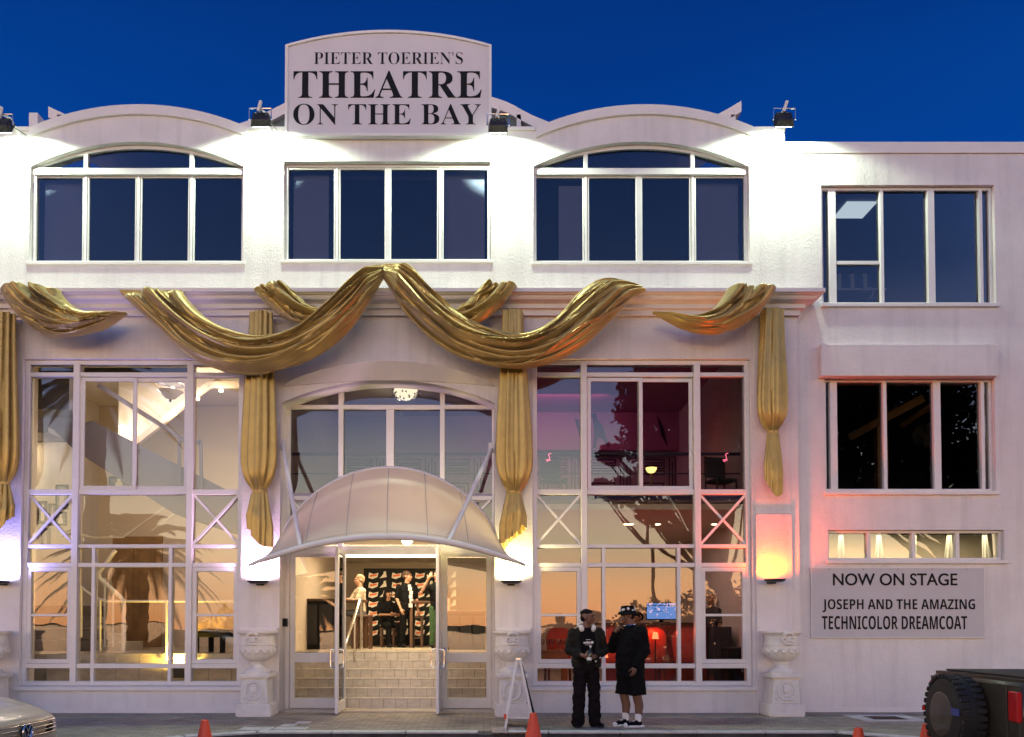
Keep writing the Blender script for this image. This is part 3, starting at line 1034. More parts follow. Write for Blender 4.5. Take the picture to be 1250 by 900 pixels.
# entrance steps: risers faced with marble tiles
st = MB()
NR, RH, TD = 6, 0.151, 0.25
for k in range(NR):
    st.box((-3.65, 0.62 + k * TD - 0.0, 0.02), (0.35, 0.62 + (k + 1) * TD, 0.02 + (k + 1) * RH))
stair = part('entrance_stair', st, 'grout', bld)
tw = 0.205
for k in range(NR):
    x = -3.64 + (0.0 if k % 2 else -tw / 2)
    while x < 0.34:
        a, b = max(x, -3.645), min(x + tw - 0.008, 0.345)
        if b - a > 0.03:
            yy = 0.62 + k * TD - 0.014
            t_ = MB().box((a, yy, 0.024 + k * RH), (b, yy + 0.013, 0.015 + (k + 1) * RH))
            t_.box((a, yy + 0.013, 0.02 + (k + 1) * RH + 0.001), (b, 0.61 + (k + 1) * TD, 0.02 + (k + 1) * RH + 0.012))
            part('tile', t_, 'tile', stair)
        x += tw

# ------------------------------------------------------------------ side wing on the right
wing = thing('side_wing', 'plain white wing at the right end with three rows of wide windows', 'building', (XU, WY, 0))
wing.location = (0, 0, 0)
WXE = 12.5
zw = uz(175, WY)
V4 = (ux(1003, WY, 300), ux(1215, WY, 300), uz(371, WY), uz(226, WY))
V5 = (ux(1007, WY, 530), ux(1215, WY, 530), uz(600, WY), uz(461, WY))
V6 = (ux(1011, WY, 665), ux(1226, WY, 665), uz(684, WY), uz(647, WY))
hole = lambda v: [(v[0], v[2]), (v[1], v[2]), (v[1], v[3]), (v[0], v[3])]
part('wall', MB().holes([(XU - 0.3, -0.3), (WXE, -0.3), (WXE, zw), (XU - 0.3, zw)], [hole(V4), hole(V5), hole(V6)], WY, WY + 0.3), 'stucco', wing)
part('parapet_band', MB().box((XU + 0.004, WY - 0.03, uz(188, WY)), (WXE, WY - 0.003, zw + 0.01)), 'trim', wing, bevel=0.006)
part('lintel_box', MB().box((ux(1003, WY - .1), WY - 0.14, uz(460, WY - .1)), (ux(1220, WY - .1), WY - 0.003, uz(421, WY - .1))), 'stucco', wing, bevel=0.01)
part('base_ledge', MB().box((XU + 0.2, WY - 0.03, -0.3), (WXE, WY - 0.003, 0.07)), 'trim', wing)
part('downpipe_groove', MB().box((ux(1014, WY), WY - 0.006, 0.07), (ux(1014, WY) + 0.012, WY - 0.001, uz(780, WY))), 'trim', wing)
for v in (V4, V5, V6):
    part('window_sill', MB().box((v[0] - 0.03, WY - 0.05, v[2] - 0.06), (v[1] + 0.03, WY + 0.06, v[2] - 0.003)), 'trim', wing, bevel=0.006)
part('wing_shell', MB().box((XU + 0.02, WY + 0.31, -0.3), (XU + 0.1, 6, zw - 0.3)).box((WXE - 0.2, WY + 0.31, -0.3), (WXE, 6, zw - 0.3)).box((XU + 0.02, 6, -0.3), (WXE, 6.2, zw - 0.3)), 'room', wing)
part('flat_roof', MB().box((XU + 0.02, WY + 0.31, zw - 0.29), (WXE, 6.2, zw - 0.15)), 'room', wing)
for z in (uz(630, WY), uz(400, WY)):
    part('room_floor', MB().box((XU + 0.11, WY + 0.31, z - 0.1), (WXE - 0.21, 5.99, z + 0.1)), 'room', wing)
y = WY + 0.07
for v, gl, cols, kk in ((V4, 'gl_up', (1018, 1078.5, 1139, 1200), 260), (V5, 'gl_up', (1020, 1083, 1147, 1203), 530)):
    w = add_frame('window', (v[0] + 0.004, v[2] + 0.004, v[1] - 0.004, v[3] - 0.004), 0.05, y, y + 0.1, wing)
    xs = [v[0]] + [ux(p, WY, kk) for p in cols] + [v[1]]
    for k, x in enumerate(xs[1:-1]):
        vbar('mullion', x, v[2] + 0.04, v[3] - 0.04, 0.12 if k in (0, 2) else 0.06, y - 0.01, y + 0.09, w)
    for k in range(5):
        add_pane((xs[k] + 0.02, v[2] + 0.03, xs[k + 1] - 0.02, v[3] - 0.03), y + 0.05, gl, w)
    if v is V4:
        hbar('transom', uz(318, WY), xs[1] + 0.06, xs[2] - 0.03, 0.06, y + 0.01, y + 0.08, w)
w = add_frame('window', (V6[0] + 0.004, V6[2] + 0.004, V6[1] - 0.004, V6[3] - 0.004), 0.04, y, y + 0.1, wing)
xs = [V6[0]] + [ux(p, WY, 665) for p in (1063, 1118, 1172)] + [V6[1]]
for x in xs[1:-1]:
    vbar('mullion', x, V6[2] + 0.03, V6[3] - 0.03, 0.06, y - 0.005, y + 0.09, w)
for k in range(4):
    add_pane((xs[k] + 0.02, V6[2] + 0.02, xs[k + 1] - 0.02, V6[3] - 0.02), y + 0.05, 'gl_door', w)
# what the wing rooms show: office, timber beams, pale curtains
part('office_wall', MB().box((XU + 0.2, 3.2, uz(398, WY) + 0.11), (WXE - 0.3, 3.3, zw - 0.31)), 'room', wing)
for a, b, c in ((U(1035, 535, 2.2), U(1125, 487, 1.2), 0.14), (U(1100, 520, 2.4), U(1145, 490, 1.6), 0.1)):
    part('roof_beam', MB().bar(a, b, c, c), 'oak', wing)
part('roof_post', MB().box((ux(1072, 2), 2.0, uz(600, 2)), (ux(1085, 2), 2.15, uz(470, 2))), 'oak', wing)
part('curtain_wall', MB().box((XU + 0.15, 2.0, 1.6), (WXE - 0.25, 2.05, 3.2)), 'cream', wing)
for k in range(5):
    x = ux(1016 + k * 44, 0.95)
    ru, rl = [], []
    for i in range(13):
        u = i / 12
        ru.append((x + 0.12 + 0.06 * u + 0.03 * math.sin(k), 0.95 + 0.03 * math.sin(u * 15), 3.1))
        rl.append((x + 0.26 * u + 0.08 * math.sin(k * 2), 0.95 + 0.05 * math.sin(u * 17), 2.0))
    part('curtain', MB().grid([[Vector(a).lerp(Vector(b), j / 6) for a, b in zip(ru, rl)] for j in range(7)]), 'cl_white', wing, smooth=60)
cp = part('ceiling_panel', MB().box((ux(1032, 1.6), 1.4, uz(255, 1.6)), (ux(1068, 1.6), 1.95, uz(255, 1.6) + 0.03)), glow('panel_glow', (0.9, 1.0, 0.9), 1.3), wing)
# ------------------------------------------------------------------ ground
PVY, RZ = -2.36, -0.13          # kerb line of the widened pavement, road level


def kerb_path():
    pts = [(-12, -3.35), (-4.6, -3.35), (-4.0, -3.0), (-3.55, -2.55), (-3.0, -2.38), (-2, PVY), (4.1, PVY), (4.7, -2.45), (5.2, -2.75), (5.7, -3.1), (6.5, -3.2), (14, -3.2)]
    return pts


kp = kerb_path()
struct('road', MB().box((-400, -14.5, RZ - 0.3), (400, 12, RZ)), 'asphalt')
struct('pavement', MB().flat([(-12, 9.4), (-12, kp[0][1] + 0.14)] + [(x, y + 0.14) for x, y in kp] + [(14, 9.4)], RZ - 0.1, 0.0), 'paver')
struct('promenade', MB().box((-400, -24, RZ - 0.3), (400, -14.52, 0.02)), 'sand')
struct('sea', MB().box((-3000, -6000, -2.6), (3000, -24.1, -2.5)), 'sea')
struct('ground', MB().box((-400, 12.1, RZ - 0.35), (400, 200, RZ - 0.02)), 'sand')
hl = []
for i in range(60):
    t = i / 59
    x = -1500 + 3000 * t
    hl.append((x, max(0.5, 26 * mnoise.noise(Vector((x * 0.004, 1.7, 0))) + (60 * max(0, (x - 200) / 1300)) ** 1.0)))
struct('headland_hills', MB().prism([(-1500, -2.5), (1500, -2.5)] + list(reversed(hl)), -1900, -1800), 'leaf')
# kerb stones laid one by one
kerb = struct('kerb', MB().flat([(x, y + 0.02) for x, y in kp] + [(x, y + 0.12) for x, y in reversed(kp)], RZ - 0.2, -0.04), 'kerb_dark')
fine = spline([Vector((x, y, 0)) for x, y in kp], 600)
acc, last, stones = 0.0, fine[0], [fine[0]]
for p in fine[1:]:
    acc += (p - last).length
    last = p
    if acc > 0.92:
        stones.append(p)
        acc = 0
for a, b in zip(stones, stones[1:]):
    if b.x < -9.5 or a.x > 10.5:
        continue
    if a.x < 0.45 < b.x or a.x < 0.0 < b.x:
        if a.x < 0.30 < b.x:
            a2 = a.lerp(b, 0.42)
            a, b = a2, b
    d = (b - a).normalized()
    n = Vector((-d.y, d.x, 0))
    j = random.uniform(-0.006, 0.006)
    p0, p1 = a + d * 0.006, b - d * 0.006
    vs = [p0 + n * j, p1 + n * j, p1 + n * 0.15, p0 + n * 0.15]
    ks = part('kerb_stone', MB().flat([(v.x, v.y) for v in vs], RZ - 0.05, -0.022), 'kerb_dark', kerb, bevel=0.012)
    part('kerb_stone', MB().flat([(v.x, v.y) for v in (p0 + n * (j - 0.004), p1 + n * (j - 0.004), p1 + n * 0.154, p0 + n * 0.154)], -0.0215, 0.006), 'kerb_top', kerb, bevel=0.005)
# white paving slabs at the left end of the bulge
for i, (x, y0, wd, dp_) in enumerate(((-3.32, -2.15, 0.42, 0.28), (-2.86, -2.1, 0.44, 0.24), (-2.86, -1.72, 0.2, 0.22), (-2.72, -1.42, 0.2, 0.22))):
    tag(part('paving_slab', MB().box((x, y0, -0.06), (x + wd, y0 + dp_, 0.008)), 'kerb_top', None, bevel=0.004),
        ('broad pale slab at the left end of the kerb curve', 'pale slab set beside the broad one behind the kerb', 'small pale slab further back from the kerb', 'small pale slab nearest the left urn')[i], 'paving slab', 'pale paving slabs by the kerb')
# drain mouths through the kerb
dr = thing('kerb_drain', 'pair of dark drain pipes under a steel plate in the kerb, below the folding board', 'drain', (0.33, PVY - 0.02, RZ))
part('plate', MB().box((-0.22, 0.0, 0.115), (0.24, 0.5, 0.131)), 'steel', dr, bevel=0.004)
for x in (-0.08, 0.12):
    part('pipe', MB().lathe([(0.085, 0), (0.085, 0.4), (0.07, 0.4), (0.07, 0.0), (0.085, 0)], n=20), 'dark', dr, loc=(x, 0.4, 0.03), rot=(R(90), 0, 0), smooth=40)
    part('pipe_shade_disc', MB().lathe([(0.0, 0), (0.069, 0.0)], n=20), 'black', dr, loc=(x, 0.12, 0.03), rot=(R(90), 0, 0))  # black disc stands in for the shade inside the pipe
# access cover in the pavement
hc = U(1077, 881.5, -0.9)
hy = -0.75
hx = ux(1077, hy)
ht = thing('access_cover', 'rusty square access cover with a pale concrete rim in the pavement', 'manhole cover', (hx, hy, 0.0))
o_, i_ = [(-0.48, -0.42), (0.48, -0.42), (0.48, 0.42), (-0.48, 0.42)], [(-0.27, -0.24), (0.27, -0.24), (0.27, 0.24), (-0.27, 0.24)]
rim = MB().holes(o_, [i_], -0.06, 0.008)
rim.v = [(x, z, y) for x, y, z in rim.v]
part('rim', rim, 'kerb_top', ht)
cv = MB().box((-0.265, -0.235, -0.05), (0.265, 0.235, 0.003))
for k in range(5):
    cv.box((-0.22, -0.19 + k * 0.09, 0.003), (0.22, -0.16 + k * 0.09, 0.007))
part('cover', cv, 'hatch', ht)

# ------------------------------------------------------------------ sign board, lettering
sg = thing('theatre_sign', 'tall white roof sign with curved top reading THEATRE ON THE BAY', 'sign', (0, 0, 0))
SY = UY - 0.1
sx0, sx1 = ux(348, SY, 100), ux(600, SY, 100)
sz0, szs, szp = uz(166, SY), uz(55, SY), uz(37, SY)
bp = arch_poly(sx0, sx1, sz0, szs, szp)
part('board', MB().prism(bp, SY + 0.012, SY + 0.42), 'sign', sg)
ip = arch_poly(sx0 + 0.045, sx1 - 0.045, sz0 + 0.045, szs - 0.025, szp - 0.045)
part('frame', MB().holes(bp, [ip], SY - 0.012, SY + 0.011), 'white', sg, bevel=0.004)
zz = lambda p: uz(p, SY)
xx = lambda p: ux(p, SY, 110)
lettering('lettering', "PIETER TOERIEN'S", (xx(383), zz(78), xx(565), zz(63)), SY + 0.012, 'black', sg, serif=True, offset=-0.0155)
lettering('lettering', 'THEATRE', (xx(358), zz(119), xx(588), zz(86)), SY + 0.012, 'black', sg, serif=True, offset=-0.004)
lettering('lettering', 'ON THE BAY', (xx(358), zz(152), xx(587), zz(126.5)), SY + 0.012, 'black', sg, serif=True, offset=-0.009)

sb = thing('show_board', 'grey programme board reading NOW ON STAGE under the strip window', 'sign', (0, 0, 0))
BY = WY - 0.04
bx0, bx1 = ux(990, BY, 735), ux(1202, BY, 735)
part('board', MB().box((bx0, BY, uz(779, BY)), (bx1, WY - 0.004, uz(693, BY))), mat('board_grey', (0.50, 0.49, 0.52), 0.5, var=0.05), sb, bevel=0.004)
o_, i_ = frame_rect(bx0, uz(779, BY), bx1, uz(693, BY), 0.012)
part('trim', MB().holes(o_, [i_], BY - 0.006, BY - 0.0005), 'alu', sb)
xb = lambda p: ux(p, BY, 735)
lettering('lettering', 'NOW ON STAGE', (xb(1017), uz(715, BY), xb(1169), uz(700, BY)), BY, 'black', sb, offset=0.012)
lettering('lettering', 'JOSEPH AND THE AMAZING', (xb(1004), uz(747.5, BY), xb(1190), uz(731.5, BY)), BY, 'black', sb, bold=True, offset=-0.006)
lettering('lettering', 'TECHNICOLOR DREAMCOAT', (xb(1003), uz(768.5, BY), xb(1180), uz(752, BY)), BY, 'black', sb, bold=True, offset=-0.006)
for k in range(5):
    part('screw', MB().box((xb(1012 + k * 42), BY - 0.004, uz(695.4, BY)), (xb(1013 + k * 42), BY, uz(694.4, BY))), 'dark', sb)

# ------------------------------------------------------------------ canopy
cn = thing('entrance_canopy', 'white tensioned fabric canopy curving over the entrance doors on two stays', 'canopy', (0, 0, 0))


def wall_arc(u):
    k = abs(2 * u - 1)
    p = U(345 + 260 * u, 655 - 84 * max(0, 1 - k ** 2.0) ** 0.72, -0.01)
    return p


def rim_arc(u):
    k = 2 * u - 1
    Y = -1.62 + 0.62 * k * k
    return U(304 + 337 * u, 690 - 34.5 * (1 - abs(k) ** 2.0), Y)


NU, NV = 48, 16
rows = []
for j in range(NV + 1):
    v = j / NV
    r_ = []
    for i in range(NU + 1):
        u = i / NU
        p = wall_arc(u).lerp(rim_arc(0.055 + 0.89 * u), v)
        b_ = math.sin(PI * v) * (0.10 * math.sin(PI * min(1, max(0, u))) ** 0.5)
        rip = 0.012 * math.sin(PI * v) * abs(math.sin(PI * u * 6))
        r_.append(Vector((p.x, p.y - b_ * 0.7 + rip, p.z + b_ * 0.75 - rip)))
    rows.append(r_)
surf = rows
mem = MB().grid(rows)
mem.grid([[p + Vector((0, 0.006, -0.008)) for p in r_] for r_ in reversed(rows)])
part('membrane', mem, 'membrane', cn, smooth=60)
for i in range(8, NU, 8):
    sp = [rows[j][i] + Vector((0, -0.003, 0.004)) for j in range(NV + 1)]
    part('seam', MB().tube(sp, 0.006, 4), 'seam', cn, smooth=60)
hem = MB()
for i in range(2, 95):
    u_ = i / 96
    a_ = wall_arc(u_).lerp(rim_arc(0.055 + 0.89 * u_), 0.94) + Vector((0, -0.01, 0.012))
    hem.box((a_.x - 0.006, a_.y - 0.006, a_.z - 0.006), (a_.x + 0.006, a_.y + 0.006, a_.z + 0.006))
part('eyelets', hem, 'seam', cn)['kind'] = 'stuff'
part('rim_tube', MB().tube([rim_arc(i / 48) for i in range(49)], [0.045 * min(1, 0.45 + min(i, 48 - i) / 8) for i in range(49)], 12), 'alu', cn, smooth=50)
part('wall_tube', MB().tube([wall_arc(i / 48) + Vector((0, 0.0, 0.0)) for i in range(49)], 0.028, 10), 'alu', cn, smooth=50)
for px, py, u in ((345, 543, 0.185), (600, 548, 0.725)):
    a, b = U(px, py, -0.02), rim_arc(u) + Vector((0, 0.02, 0.03))
    d = (b - a).normalized()
    st_ = part('stay', MB().tube([a, b], 0.034, 12), 'alu', cn, smooth=50)
    part('bracket', MB().box((a.x - 0.05, -0.03, a.z - 0.08), (a.x + 0.05, -0.002, a.z + 0.1)), 'alu', st_, bevel=0.005)
    part('shackle', MB().tube([b - d * 0.02, b + Vector((0, 0, -0.06))], 0.02, 8), 'steel', st_)
for u in (0.0, 1.0):
    a, b = wall_arc(u), rim_arc(0.055 + 0.89 * u)
    part('edge_tube', MB().tube([a.lerp(b, i / 8) + Vector((0, 0, -0.05 * math.sin(PI * i / 8))) for i in range(9)], 0.03, 8), 'alu', cn, smooth=50)

lp_ = U(497, 661, -0.45)
cl_ = thing('canopy_lamp', 'small dome lamp glowing under the entrance canopy', 'lamp', lp_)
part('dome', MB().lathe([(0.0, -0.06), (0.05, -0.05), (0.085, -0.01), (0.09, 0.01), (0.0, 0.015)], n=22), glow('dome_glow', (1.0, 0.86, 0.6), 6), cl_, smooth=60)
part('rod', MB().tube([(0, 0, 0.015), (0, 0.42, 0.12)], 0.012, 6), 'alu', cl_)
light('canopy_light', 'POINT', (0, -0.25, -0.02), 34, (1.0, 0.85, 0.6), cl_, None, 0.1)

# ------------------------------------------------------------------ golden drapes
GD = 'gold satin drapes on the facade'


def swag(name, label, topc, botc, Y, seed, depth=0.2, folds=5, wrap=(False, False), nu=120, nv=72):
    """cloth sagging between two rims; a few rounded folds of unequal size that wander along the cloth and pinch at its ends"""
    rnd = random.Random(seed)
    T = spline([U(p[0], p[1], Y) for p in topc], nu)
    B = spline([U(p[0], p[1], Y) for p in botc], nu)
    nk = int(folds)
    rid = []
    for k in range(nk):
        rid.append(((k + 0.5) / nk + rnd.uniform(-0.05, 0.05), rnd.uniform(0.75, 1.35) * 0.62 / nk, rnd.uniform(0.55, 1.0), rnd.uniform(0, 6.28), rnd.uniform(1.2, 3.0), rnd.uniform(0.03, 0.075)))
    for k in range(nk * 2):          # minor folds that die out along the way
        rid.append((rnd.random(), rnd.uniform(0.02, 0.05), rnd.uniform(0.45, 0.9), rnd.uniform(0, 6.28), rnd.uniform(2, 5), rnd.uniform(0.06, 0.16)))
    rows = []
    for i in range(nu):
        u = i / (nu - 1)
        wdt = (T[i] - B[i]).length
        row = []
        e0 = 1.0 if wrap[0] else min(1.0, 0.25 + u / 0.16)
        e1 = 1.0 if wrap[1] else min(1.0, 0.25 + (1 - u) / 0.16)
        env = min(e0, e1)
        amp = min(0.3, 0.55 * wdt) * env
        # over the top of the cornice the cloth turns back to the wall
        over = 0.0
        if wrap[0]:
            over = max(over, 1 - u / 0.07)
        if wrap[1]:
            over = max(over, 1 - (1 - u) / 0.07)
        over = over * over if over > 0 else 0.0
        for j in range(nv):
            v = j / (nv - 1)
            h = 0.0
            for c, w_, hh, ph, fr, wd in rid:
                cc = c + wd * math.sin(fr * u * PI + ph)
                ww = w_ * (1 + 0.35 * math.sin(fr * 1.3 * u * PI + ph * 2))
                q = (v - cc) / ww
                if abs(q) < 1:
                    h = max(h, hh * (0.72 + 0.28 * math.sin(fr * u * 2.1 + ph)) * math.sqrt(1 - q * q))
            bulge = math.sin(PI * v) ** 0.55 if 0 < v < 1 else 0.0
            yy = Y + 0.06 - env * depth * bulge * 0.6 - amp * h * (0.35 + 0.65 * bulge) + 0.008 * mnoise.noise(Vector((u * 16, v * 9, seed)))
            p = T[i].lerp(B[i], v)
            yy = yy * (1 - over) + (-0.06) * over
            row.append((p.x + 0.015 * (h - 0.5), yy, p.z + 0.025 * env * (h - 0.4) + 0.02 * over * h))
        row.append((B[i].x, min(Y + 0.12, row[nv - 1][1] + 0.06), B[i].z + 0.03))
        row.append((T[i].x, min(Y + 0.12, row[0][1] + 0.06), T[i].z - 0.02))
        rows.append(row)
    m = MB().grid(rows, True)
    m.f.append(tuple(range(nv + 1, -1, -1)))
    m.f.append(tuple(range((nu - 1) * (nv + 2), nu * (nv + 2))))
    o = part(name, m, 'gold', None, smooth=80)
    return tag(o, label, 'drape', GD)


YS = -0.5
swag('gold_swag', 'short golden swag at the far left end of the cornice',
     [(70, 350), (78, 362), (92, 374), (112, 381), (138, 382), (152, 380)],
     [(-4, 349), (8, 368), (28, 391), (55, 408), (88, 412), (122, 403), (152, 383)], YS, 3, folds=5, wrap=(True, False))
swag('gold_swag', 'broad golden swag rising from the left to the middle of the cornice',
     [(218, 349), (232, 368), (254, 388), (285, 404), (325, 412), (370, 398), (405, 366), (430, 338), (448, 325), (467, 321)],
     [(140, 352), (165, 376), (193, 402), (220, 427), (255, 447), (300, 456), (345, 451), (392, 432), (428, 402), (452, 366), (467, 340)], YS - 0.05, 5, folds=7, wrap=(True, False))
swag('gold_swag', 'broad golden swag falling from the middle of the cornice to the right',
     [(468, 320), (488, 320), (503, 324), (530, 355), (565, 385), (600, 400), (640, 406), (675, 390), (702, 362), (722, 347), (745, 341), (775, 344)],
     [(467, 338), (478, 356), (495, 384), (520, 410), (555, 434), (595, 447), (632, 450), (672, 443), (712, 422), (745, 392), (772, 364), (790, 353)], YS - 0.05, 8, folds=7)
swag('gold_swag', 'short golden swag at the right end of the cornice, lit orange from below',
     [(890, 349), (880, 366), (866, 380), (845, 387), (825, 384), (798, 379)],
     [(950, 347), (938, 368), (920, 387), (895, 402), (868, 408), (835, 402), (798, 381)], YS, 12, folds=5, wrap=(True, False))
swag('gold_cross_swag', 'small golden swag tucked behind the broad left swag',
     [(352, 347), (362, 358), (378, 370), (398, 378)], [(307, 352), (322, 368), (340, 382), (358, 393), (388, 399)], YS + 0.1, 15, depth=0.12, folds=4, wrap=(True, False))
swag('gold_cross_swag', 'small golden swag tucked behind the broad right swag',
     [(590, 347), (580, 358), (566, 370), (550, 380)], [(632, 348), (620, 364), (602, 382), (585, 394), (560, 397)], YS + 0.1, 17, depth=0.12, folds=4, wrap=(True, False))


def hanging(label, cx, top, tie, hem, w_top, w_max, w_tail, seed, z_wide=0.8, tail=True):
    """gathered drape: pleated column, tied in, with a flaring tail"""
    rnd = random.Random(seed)
    Y0 = -0.20
    r = thing('gold_hanging_drape', label, 'drape', (ux(cx, Y0), Y0, 0), 0, GD)
    zt, zk, zh = uz(top, Y0), uz(tie, Y0), uz(hem, Y0)
    s = 12.8 / F
    n = 84
    np_ = 6
    ph = rnd.uniform(0, 6)

    def ring(z, w, d, amp, sh=0.0, lobes=np_, twist=0.0):
        out = []
        for k in range(n):
            t = 2 * PI * k / n
            q = 1 + amp * (abs(math.sin(lobes * t / 2 * 1.0 + ph + twist + 0.9 * math.sin(2 * t + ph))) ** 0.6 - 0.6 + 0.25 * math.sin(11 * t + 3 * ph + 2 * twist))
            out.append((sh + w * q * math.cos(t), d * q * math.sin(t), z))
        return out

    rows = []
    N = 44
    for i in range(N + 1):
        u = i / N
        z = zt + (zk - zt) * u
        if u < z_wide:
            k = u / z_wide
            w = w_top + (w_max - w_top) * (3 * k * k - 2 * k ** 3)
        else:
            k = (u - z_wide) / (1 - z_wide)
            w = w_max + (w_tail * 0.55 - w_max) * k ** 2.2
        w *= s / 2
        rows.append(ring(z, w, min(0.16, w * 0.8), 0.46 if u < 0.97 else 0.25, 0.01 * math.sin(3 * u + seed), twist=0.5 * u))
    m = MB().grid(rows, True)
    m.f.append(tuple(range(n)))
    part('cloth', m, 'gold', r, smooth=75)
    part('tie', MB().lathe([(w_tail * s * 0.30, -0.04), (w_tail * s * 0.34, -0.02), (w_tail * s * 0.34, 0.02), (w_tail * s * 0.30, 0.04)], (0, 0, zk), 24, sy=0.7), 'gold', r, smooth=50)
    rows = []
    for i in range(25):
        u = i / 24
        w = w_tail * (0.62 + 0.5 * min(1, u * 1.6) - 0.12 * u) * s / 2
        row = []
        for k, p in enumerate(ring(0, w, min(0.12, w * 0.7), 0.42, twist=0.8 * u)):
            t = 2 * PI * k / n
            L = (zk - zh) * (0.80 + 0.2 * math.sin(t + seed) + 0.03 * math.sin(3 * t))
            row.append((p[0] + 0.02 * u * math.sin(seed), p[1], zk - 0.03 - L * u))
        rows.append(row)
    for sc_ in (0.9,):
        inner = [(p[0] * sc_, p[1] * sc_, p[2] + 0.01) for p in rows[-1]]
        rows.append(inner)
        rows.append([(p[0] * 0.8, p[1] * 0.8, rows[8][0][2]) for p in rows[-1]])
    part('tail', MB().grid(rows, True), 'gold', r, smooth=75)
    return r


hanging('long golden drape hanging left of the entrance, tied above the pink lamp', 317, 383, 600, 668, 24, 37, 27, 2)
hanging('long golden drape hanging right of the entrance, tied above the yellow lamp', 627, 381, 601, 668, 24, 39, 28, 5)
hanging('short golden drape hanging on the right pilaster above the orange lamp', 944, 379, 527, 604, 24, 33, 20, 9, 0.78)
hanging('golden drape at the left edge above the blue lamp', 4, 384, 590, 650, 22, 30, 24, 4)
# ------------------------------------------------------------------ lamps on the building
FLC = (0.82, 1.0, 0.74)


def flood(px, py, label):
    p = U(px, py, -0.42)
    r = thing('floodlight', label, 'floodlight', p, 0, 'floodlights along the parapet')
    q_ = (R(-62), 0, 0)      # tipped so that the lens looks at the wall
    part('housing', MB().prism([(-0.16, -0.07), (0.16, -0.07), (0.12, 0.05), (-0.12, 0.05)], -0.12, 0.1), 'dark', r, bevel=0.012, rot=(R(62), 0, 0))
    part('lens', MB().box((-0.13, -0.10, -0.078), (0.13, 0.08, -0.071)), glow('flood_glow', FLC, 18), r, rot=(R(62), 0, 0))
    part('yoke', MB().tube([(-0.175, -0.02, -0.03), (-0.175, -0.02, 0.15), (0.175, -0.02, 0.15), (0.175, -0.02, -0.03)], 0.012, 6), 'steel', r)
    part('arm', MB().tube([(0, -0.02, 0.15), (0.03, 0.15, 0.2), (0.03, 0.6, 0.03), (0.03, 0.68, -0.15)], 0.018, 8), 'white', r)
    part('cable', MB().tube(spline([(0.02, -0.05, 0.1), (0.12, 0.1, 0.02), (0.16, 0.4, 0.06), (0.2, 0.6, -0.04)], 9), 0.008, 5), 'rubber', r, smooth=60)
    part('plug', MB().obox((0.0, -0.06, 0.16), (0.045, 0.05, 0.17), (0.2, 0.3, 0)), 'white', r, bevel=0.008)
    l = light('flood_lamp', 'SPOT', (0, 0.09, -0.06), FLOOD_W, FLC, r, (0, 0.72, -1), 0.07, 157, 0.2)


FLOOD_W = 520
flood(318, 145, 'floodlight on the parapet left of the roof sign')
flood(608, 152, 'floodlight on the parapet right of the roof sign')
flood(957, 145, 'floodlight at the right corner of the parapet')
flood(3, 152, 'floodlight at the left edge of the parapet')


def sconce(px, py, col, power, label, hot=(1, 1, 1), Y=-0.16, wall=0.0, wash=None):
    p = U(px, py, Y)
    r = thing('wall_lamp', label, 'wall lamp', (p.x, p.y, p.z), 0, 'uplights on the pilasters')
    part('bowl', MB().lathe([(0.03, -0.012), (0.12, -0.008), (0.165, 0.02), (0.17, 0.035), (0.155, 0.035), (0.1, 0.0), (0.0, -0.005)], n=28), 'dark', r, smooth=40)
    part('backplate', MB().box((-0.06, 0.1, -0.03), (0.06, wall - Y - 0.003, 0.03)), 'dark', r, bevel=0.006)
    part('lens', MB().lathe([(0.0, 0.0), (0.13, 0.005)], (0, 0, 0.012), 24), glow('lamp_glow', tuple(0.5 * (a + b) for a, b in zip(col, hot)), 14), r)
    light('uplight', 'SPOT', (0, 0.0, 0.05), power, col, r, (0, 0.16, 1), 0.05, 165, 0.6)


sconce(315, 712, (1.0, 0.62, 1.0), 170, 'uplight glowing pink white on the pilaster left of the doors')
sconce(624, 712, (1.0, 0.80, 0.32), 170, 'uplight glowing yellow white on the pilaster right of the doors')
sconce(946, 710, (1.0, 0.07, 0.0), 200, 'uplight glowing orange on the right end pilaster', (1, 0.6, 0.1), -0.27, -0.05)
sconce(-2, 712, (0.30, 0.28, 1.0), 260, 'uplight glowing blue at the left edge of the facade')

# ------------------------------------------------------------------ urns


